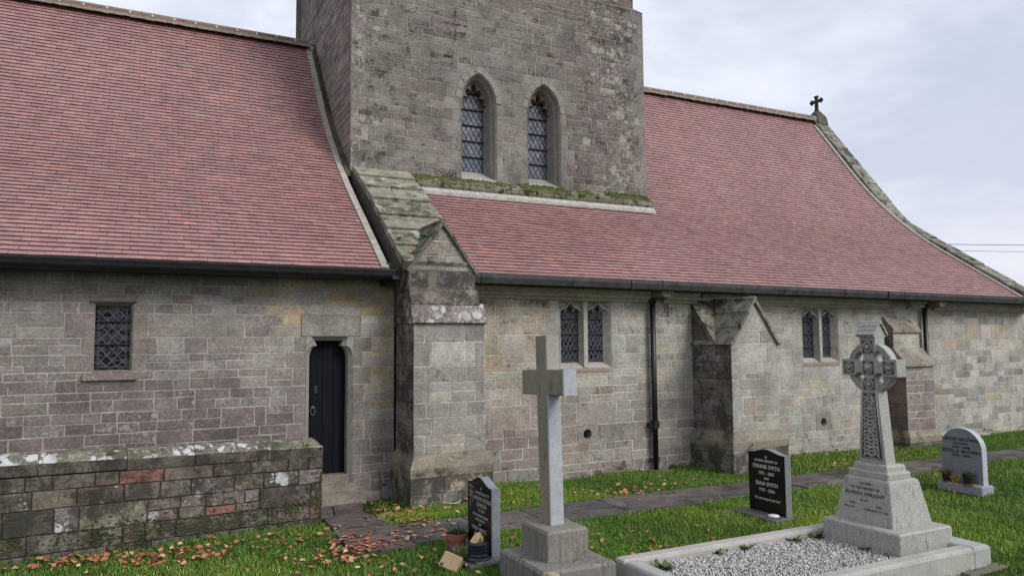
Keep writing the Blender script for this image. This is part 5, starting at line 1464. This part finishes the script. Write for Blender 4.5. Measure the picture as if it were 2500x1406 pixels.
# round-topped grey headstone
hs = thing('headstone', 'grey granite headstone with a rounded top and black lettering, right of the celtic cross', 'headstone', loc=(10.35, 6.55, G))
mb = MB(); mb.stack(10.325, 6.535, [(G-.05, .135, .315), (-2.005, .135, .315), (-1.995, .128, .308)], S(142, 146, 152), (.1, .22, 0)); part(mb, 'base', M['granite'], hs)
hw = .292; ol2 = [(-hw, -1.996), (hw, -1.996), (hw, -1.54)]+[(hw*math.cos(a), -1.54+.295*math.sin(a)) for a in [PI*i/28 for i in range(1, 28)]]+[(-hw, -1.54)]
headstone(hs, 10.33, .10, 6.57, ol2, S(124, 128, 135), (.08, .2, 0), 'granite', S(172, 175, 182, .95), (0, .05, 0))  # front coloured darker than the sides, its shade put into the colour
BL = S(28, 30, 36); T = lambda s, z, sz, fx=1.0: (s, sz, 6.57, z, BL, fx, .0012, 0)
letters([T('GEOFF BROWN,', -1.405, .064, 1.12), T('AUTHOR.', -1.462, .042, 1.2), T('1932 - 2008', -1.512, .044, 1.2), T('ESTELLA BROWN,', -1.570, .064, 1.08), T('1944 - 2020.', -1.624, .044, 1.25)], 10.3245, hs)

# ------------------------------------------------------------------ pots, vases and plants
def sprig(mb, p, d, n, L, W, cols, rng, droop=.3):
    """leafy stem: n small leaves along direction d"""
    d = Vector(d); q = Vector(p)
    mb.tube([q, q+d*.5, q+d], [.0028, .002, .001], 4, cols[0])
    for i in range(n):
        t = (i+1)/n; b = q+d*t; a = rng.uniform(0, 6.28); s = Vector((math.cos(a), math.sin(a), rng.uniform(-.2, .7)-droop*t)).normalized()*L*rng.uniform(.6, 1.2)
        w = s.cross(Vector((0, 0, 1))).normalized()*W; c = vary(rng.choice(cols), rng, .2)
        mb.face([b, b+s*.5+w, b+s, b+s*.5-w], c)
M['foliage'] = simple('pot_foliage', None, .55, nscale=40, amt=.2)
def plant(parent, cx, cy, z, rad, h, ns, L, W, cols, seed, name='foliage', nl=9):
    rng = random.Random(seed); mb = MB()
    for _ in range(ns):
        a = rng.uniform(0, 6.28); r = rad*math.sqrt(rng.random()); f = rng.uniform(.4, 1)
        sprig(mb, (cx+r*.5*math.cos(a), cy+r*.5*math.sin(a), z), (r*.7*math.cos(a), r*.7*math.sin(a), h*f), nl, L, W, cols, rng)
    if parent is None: return mb
    return part(mb, name, M['foliage'], parent)
tp = thing('flowerpot', 'terracotta flowerpot with a small grey-green plant on the grass', 'flowerpot', loc=(2.93, 7.14, G))
mb = MB(); TC = S(150, 92, 74)
mb.lathe(2.93, 7.14, [(.066, G-.005), (.094, -1.985), (.096, -1.985), (.112, -1.982), (.116, -1.925), (.104, -1.922), (.098, -1.945), (.0, -1.948)], 28, TC)
part(mb, 'pot', M['attr'], tp, False)
plant(tp, 2.93, 7.14, -1.95, .10, .13, 60, .030, .009, [S(86, 108, 84), S(100, 124, 100), S(70, 96, 66), S(120, 138, 116)], 131)
# octagonal vase with dry foam
vz = thing('grave_vase', 'octagonal black grave vase with dry foam in it, before the narrow black headstone', 'vase', loc=(2.925, 6.60, G))
mb = MB(); z = G+.04; mb.lathe(2.925, 6.60, [(.130, z), (.130, z+.022), (.118, z+.036), (.104, z+.042), (.104, z+.058), (.094, z+.066), (.100, z+.158), (.088, z+.170), (.060, z+.172), (.055, z+.15), (0, z+.15)], 8, S(34, 37, 46), rot=R(22.5)); part(mb, 'vase_body', M['black_granite'], vz)
mb = MB(); rng = random.Random(141); Mx = Matrix.Translation((2.925, 6.60, z+.19)) @ Euler((.5, .35, .6)).to_matrix().to_4x4()
mb.box(-.05, .02, -.03, .035, -.05, .035, S(196, 168, 124), None, Mx); Mx2 = Matrix.Translation((2.93, 6.575, z+.205)) @ Euler((-.4, -.5, 1.2)).to_matrix().to_4x4(); mb.box(-.02, .05, -.02, .03, -.04, .03, S(186, 156, 112), None, Mx2); part(mb, 'dry_foam', M['attr'], vz)
vb = MB(); vb.stack(2.925, 6.60, [(G-.06, .15, .16), (G+.030, .15, .16), (G+.039, .143, .153)], S(84, 84, 82), (.2, .35, .05)); tag(vb.build('vase_stand', M['granite']), 'dark stone slab lying under the octagonal vase', 'stone slab')
# buff block with worn relief, lying tilted
bb = thing('memorial_block', 'square buff carved block lying tilted in the grass by the flowerpot', 'memorial block', loc=(2.635, 6.57, G))
Mb = Matrix.Translation((2.635, 6.57, -2.045)) @ Euler((R(24), R(-42), R(28))).to_matrix().to_4x4()
mb = MB(); mb.stack(0, 0, [(-.045, .078, .092), (.04, .078, .092), (.045, .072, .086)], S(158, 138, 108), (.1, .3, 0), M=Mb)
blk = part(mb, 'block', M['granite_rough'], bb)
mb = MB(); rng = random.Random(151)
for i in range(5):
    x = -.05+.025*i
    for k in range(9):
        y = -.07+.0165*k+rng.uniform(-.003, .003)
        if rng.random() < .85: mb.box(x-.007, x+rng.uniform(.0, .008), y-.004, y+.002, .0445, .0485, S(150, 116, 76), None, Mb)
mb.box(-.07, -.045, .05, .075, .04, .052, S(40, 38, 36), None, Mb)
part(mb, 'worn_relief', M['attr'], bb)
# grass tussock by the vase
mb = MB(); rng = random.Random(152)
for _ in range(150):
    a = rng.uniform(0, 6.28); h = rng.uniform(.08, .19); l = rng.uniform(.02, .12); x, y = 2.80+rng.gauss(0, .03), 6.72+rng.gauss(0, .035); w = .003
    q = Vector((math.cos(a)*l, math.sin(a)*l, h)); p = Vector((x, y, G)); s = Vector((-math.sin(a)*w, math.cos(a)*w, 0))
    mb.faces_idx([p-s, p+s, p+q*.55+s*.8+Vector((0, 0, h*.15)), p+q*.55-s*.8+Vector((0, 0, h*.15)), p+q], [(0, 1, 2, 3), (3, 2, 4)], vary(rng.choice([S(96, 112, 62), S(110, 116, 70), S(82, 98, 52), S(140, 128, 84)]), rng, .15))
tag(mb.build('grass_tuft', M['foliage']), 'long wispy grass tuft between the flowerpot and the octagonal vase', 'grass tuft')
# pots before the grey headstone
def black_pot(name, label, cx, cy, r, h, soil_plant, saucer):
    t = thing(name, label, 'plant pot', loc=(cx, cy, -1.995)); z = -1.994
    mb = MB(); mb.lathe(cx, cy, [(r*1.0, z), (r*1.18, z+.004), (r*1.22, z+.016), (r*.9, z+.012)], 18, S(150, 88, 62)); part(mb, 'saucer', M['attr'], t)
    mb = MB(); mb.lathe(cx, cy, [(r*.72, z+.013), (r*.98, z+h*.8), (r*1.06, z+h*.82), (r*1.06, z+h), (r*.94, z+h), (r*.9, z+h*.86), (0, z+h*.86)], 18, S(26, 27, 30)); part(mb, 'pot', M['attr'], t)
    soil_plant(t, cx, cy, z+h*.86); return t
black_pot('plant_pot', 'small black plant pot of dark red heather on the grey headstone base', 10.235, 6.74, .056, .085, lambda t, x, y, z: plant(t, x, y+.0, z, .085, .11, 46, .014, .005, [S(110, 52, 48), S(92, 46, 44), S(128, 84, 66), S(96, 108, 60)], 161, nl=12), 1)
black_pot('plant_pot', 'larger black plant pot with green leaves and terracotta saucer on the grey headstone base', 10.235, 6.425, .075, .125, lambda t, x, y, z: plant(t, x, y, z, .085, .075, 46, .024, .010, [S(60, 92, 48), S(76, 108, 58), S(52, 80, 44), S(110, 56, 50)], 162), 1)
mb = plant(None, 10.225, 6.595, -1.995, .075, .13, 26, .020, .007, [S(204, 172, 72), S(214, 186, 100), S(186, 150, 60), S(206, 180, 96)], 163)
rng = random.Random(164)
for _ in range(30):
    a = rng.uniform(0, 6.28); r = rng.uniform(.01, .05); mb.tube([(10.225, 6.595, -1.994), (10.22+r*math.cos(a), 6.595+r*math.sin(a), -1.994+rng.uniform(.04, .1))], .003, 4, S(92, 74, 50))
tag(mb.build('flower_bunch', M['foliage']), 'bunch of wilting yellow flowers between the two black plant pots', 'flowers')
mb = MB(); mb.lathe(6.625, 6.47, [(.052, -2.044), (.066, -2.034), (.064, -2.022), (.040, -2.014), (0, -2.013)], 22, S(206, 206, 210)); mb.v = [(x*1.0, y, z) for x, y, z in mb.v]
for k in range(5): mb.sphere((6.62+.03*math.cos(k*1.3), 6.47+.03*math.sin(k*1.3), -2.016), .006, 6, 4, S(120, 116, 112))
tag(mb.build('grave_dish', M['attr'], None, True), 'small white round dish lying on the base of the wavy-topped headstone', 'dish')
# stone edging left of that headstone
mb = MB(); mb.stack(6.50, 7.09, [(G-.05, .10, .09), (G+.02, .095, .085)], S(150, 142, 134), (.3, .2, .05)); tag(mb.build('edging_stone', M['granite_rough']), 'low rough stone in the grass at the far end of the wavy-topped headstone', 'stone')
# spade
sp = thing('spade', 'small dark spade with a grey blade leaning on the wall beside the first buttress', 'spade', loc=(2.995, 9.84, G))
mb = MB(); mb.tube([(2.985, 9.855, -1.90), (2.970, 9.965, -1.69)], .013, 8, S(128, 112, 92)); mb.tube([(2.985, 9.855, -1.92), (2.984, 9.86, -1.88)], .018, 8, S(24, 22, 22)); part(mb, 'handle', M['attr'], sp)
mb = MB(); bl = [(-.022, 0), (.022, 0), (.05, -.02), (.055, -.13), (.03, -.165), (0, -.17), (-.03, -.165), (-.055, -.13), (-.05, -.02)]
mb.extrude(bl, lambda u, v: (2.99+u, 9.838+v*.25, -1.915+v*.98), lambda u, v: (2.99+u, 9.844+v*.25, -1.913+v*.98), S(98, 94, 108)); part(mb, 'blade', M['attr'], sp)
mb = MB(); rng = random.Random(171); P = [(3.50, 9.02, G+.07), (3.58, 8.96, G+.065), (3.64, 8.93, G+.06), (3.72, 8.97, G+.068), (3.75, 9.02, G+.085)]
mb.tube(P, [.003, .005, .006, .005, .003], 6, S(206, 200, 186)); tag(mb.build('twig', M['attr']), 'pale bare curved twig lying in grass before the first buttress', 'twig')
# weeds along the grave edge, each a plant of its own
for i, (x, y, s, lab) in enumerate(((4.10, 5.28, 1.25, 'large leafy weed in the near left corner of the gravel grave'), (4.86, 5.40, .8, 'trailing weed along the far kerb, left of the middle weeds'), (5.18, 5.41, .9, 'dark leafy weed against the far kerb halfway along the gravel'), (5.78, 5.40, .9, 'leafy weed with brown leaves near the far kerb and pedestal'), (6.09, 5.37, 1.0, 'spreading weed at the left foot of the celtic cross base'), (6.12, 4.86, .7, 'low weed at the middle of the celtic cross base front'), (6.13, 4.64, .6, 'thin weed near the right corner of the celtic cross base'))):
    rng = random.Random(180+i); mb = MB()
    for _ in range(int(34*s)):
        a = rng.uniform(0, 6.28); L = rng.uniform(.04, .10)*s; px, py = x+rng.gauss(0, .03*s), y+rng.gauss(0, .022*s); up = rng.uniform(.15, .9)
        d = Vector((math.cos(a), math.sin(a), up)).normalized()*L; w = Vector((-math.sin(a), math.cos(a), 0))*L*.22; p = Vector((px, py, -1.965))
        c = vary(rng.choice([S(70, 96, 40), S(86, 108, 52), S(58, 84, 36), S(112, 110, 62)]+([S(128, 82, 52)] if i in (1, 3) else [])), rng, .2)
        mb.faces_idx([p, p+d*.4+w, p+d*.8+w*.8+Vector((0, 0, -.004)), p+d, p+d*.8-w*.8+Vector((0, 0, -.004)), p+d*.4-w], [(0, 1, 2, 3), (0, 3, 4, 5)], c)
    tag(mb.build('weed', M['foliage']), lab, 'weed', 'weeds in the gravel grave')
# tufts rooted on the masonry
def tuft(name, label, x, y, z, s, cols, seed, n=40, up=.8):
    rng = random.Random(seed); mb = MB()
    for _ in range(n):
        a = rng.uniform(0, 6.28); L = s*rng.uniform(.4, 1); d = Vector((math.cos(a), math.sin(a)*.8-.2, rng.uniform(-.1, 1)*up)).normalized()*L
        w = Vector((-math.sin(a), math.cos(a), 0))*.005; p = Vector((x+rng.gauss(0, s*.15), y+rng.gauss(0, s*.12), z))
        mb.faces_idx([p-w, p+w, p+d*.6+w+Vector((0, 0, L*.15)), p+d*.6-w+Vector((0, 0, L*.15)), p+d], [(0, 1, 2, 3), (3, 2, 4)], vary(rng.choice(cols), rng, .2))
    tag(mb.build(name, M['foliage']), label, 'wild plant')
tuft('dry_plant', 'orange dried plant growing in the valley of the first buttress roof', 3.27, 9.55, 1.20, .13, [S(196, 140, 78), S(176, 118, 62), S(204, 156, 92)], 191, 60)
tuft('wild_grass', 'green grass tuft on the left slope of the first buttress roof', 3.40, 9.42, 1.44, .10, [S(88, 104, 64), S(110, 120, 80)], 192, 40)
tuft('wild_fern', 'small green fern on the sloping coping slabs above the first buttress', 3.16, 9.80, 1.45, .08, [S(60, 96, 64), S(70, 110, 74)], 193, 30)
tuft('wild_grass', 'dry grass tuft under the gutter right of the first buttress', 4.35, 9.80, .90, .10, [S(120, 122, 92), S(96, 98, 70)], 194, 24)
tuft('wild_grass', 'grass tuft at the wall foot beside the nave downpipe', 8.0, 9.93, G, .14, [S(70, 92, 44), S(92, 100, 56), S(120, 110, 70)], 195, 60)
# overhead wires far beyond the church
for i, (a, b) in enumerate((((88, 60, 12.1), (135, 60, 14.5)), ((88, 60, 11.35), (135, 60, 13.3)))):
    mb = MB(); P = []
    for k in range(21):
        t = k/20; P.append((a[0]+(b[0]-a[0])*t, 60, a[2]+(b[2]-a[2])*t-.35*math.sin(PI*t)*.3))
    mb.tube(P, .045 if i == 0 else .03, 5, S(96, 94, 104))
    tag(mb.build('overhead_wire', M['attr']), ('upper, thicker' if i == 0 else 'lower, thinner')+' overhead wire crossing the sky right of the gable', 'wire', 'overhead wires')

# ------------------------------------------------------------------ light, sky, camera
SUN_EL, SUN_AZ = 38, 152                      # azimuth clockwise from +Y; the light comes over the viewer's right shoulder
w = bpy.data.worlds.new('World'); scene.world = w; w.use_nodes = True
nt = w.node_tree; nt.nodes.clear(); nn = nt.nodes.new; ln = nt.links.new
out = nn('ShaderNodeOutputWorld'); bg = nn('ShaderNodeBackground'); ln(bg.outputs[0], out.inputs[0])
sky = nn('ShaderNodeTexSky'); sky.sky_type = 'NISHITA'; sky.sun_disc = False; sky.sun_elevation = R(SUN_EL); sky.sun_rotation = R(SUN_AZ); sky.dust_density = 2.0
tc = nn('ShaderNodeTexCoord'); sepx = nn('ShaderNodeSeparateXYZ'); ln(tc.outputs['Generated'], sepx.inputs[0])
mp = nn('ShaderNodeMapping'); mp.inputs['Scale'].default_value = (1.0, 1.0, 2.6); ln(tc.outputs['Generated'], mp.inputs[0])
def wnoise(sc, d, r, dist=0):
    x = nn('ShaderNodeTexNoise'); x.inputs['Scale'].default_value = sc; x.inputs['Detail'].default_value = d; x.inputs['Roughness'].default_value = r; x.inputs['Distortion'].default_value = dist
    ln(mp.outputs[0], x.inputs['Vector']); return x.outputs[0]
def wmap(v, a, b, c, d):
    x = nn('ShaderNodeMapRange'); ln(v, x.inputs[0])
    for i, q in enumerate((a, b, c, d)): x.inputs[i+1].default_value = q
    return x.outputs[0]
def wmix(f, a, b, mode='MIX'):
    x = nn('ShaderNodeMix'); x.data_type = 'RGBA'; x.blend_type = mode
    if isinstance(f, float): x.inputs[0].default_value = f
    else: ln(f, x.inputs[0])
    for i, v in ((6, a), (7, b)):
        if isinstance(v, tuple): x.inputs[i].default_value = (*v, 1)
        else: ln(v, x.inputs[i])
    return x.outputs[2]
SB = 0.108
cl = wmix(wmap(wnoise(1.5, 7, .58, .4), .40, .60, 0, 1), S(188, 195, 211, 1/SB), S(228, 231, 240, 1/SB))
cl = wmix(wmap(wnoise(3.6, 7, .62, .3), .45, .70, 0, .55), cl, S(180, 187, 204, 1/SB))
cl = wmix(wmap(sepx.outputs[2], .02, .30, .55, 0), cl, S(206, 202, 213, 1/SB))
ln(wmix(.90, sky.outputs[0], cl), bg.inputs['Color']); bg.inputs['Strength'].default_value = .10
sd = bpy.data.lights.new('Sun', 'SUN'); sd.energy = 1.7; sd.angle = R(24); sd.color = (1, .985, .96)
so_ = bpy.data.objects.new('Sun', sd); COL.objects.link(so_)
d = Vector((math.sin(R(SUN_AZ))*math.cos(R(SUN_EL)), math.cos(R(SUN_AZ))*math.cos(R(SUN_EL)), math.sin(R(SUN_EL))))
so_.rotation_euler = d.to_track_quat('Z', 'Y').to_euler(); so_.location = d*50

F_, PITCH, ROLL, YAW = 1800.83, R(4.24787707), R(-.46196937), R(26.63196698)
fw = Vector((math.sin(YAW)*math.cos(PITCH), math.cos(YAW)*math.cos(PITCH), math.sin(PITCH)))
rt = Vector((math.cos(YAW), -math.sin(YAW), 0)); up = rt.cross(fw)
r2_ = rt*math.cos(ROLL)+up*math.sin(ROLL); u2_ = up*math.cos(ROLL)-rt*math.sin(ROLL)
cam = bpy.data.cameras.new('Camera'); co = bpy.data.objects.new('Camera', cam); COL.objects.link(co)
co.matrix_world = Matrix(((r2_.x, u2_.x, -fw.x, 0), (r2_.y, u2_.y, -fw.y, 0), (r2_.z, u2_.z, -fw.z, 0), (0, 0, 0, 1)))
cam.sensor_width = 36; cam.lens = F_/2500*36; cam.clip_end = 1000; cam.clip_start = .05
scene.camera = co
vs_ = scene.view_settings; vs_.view_transform = 'Standard'; vs_.look = 'None'; vs_.exposure = 0.50; vs_.gamma = 1.0; vs_.use_curve_mapping = False
scene.display_settings.display_device = 'sRGB'
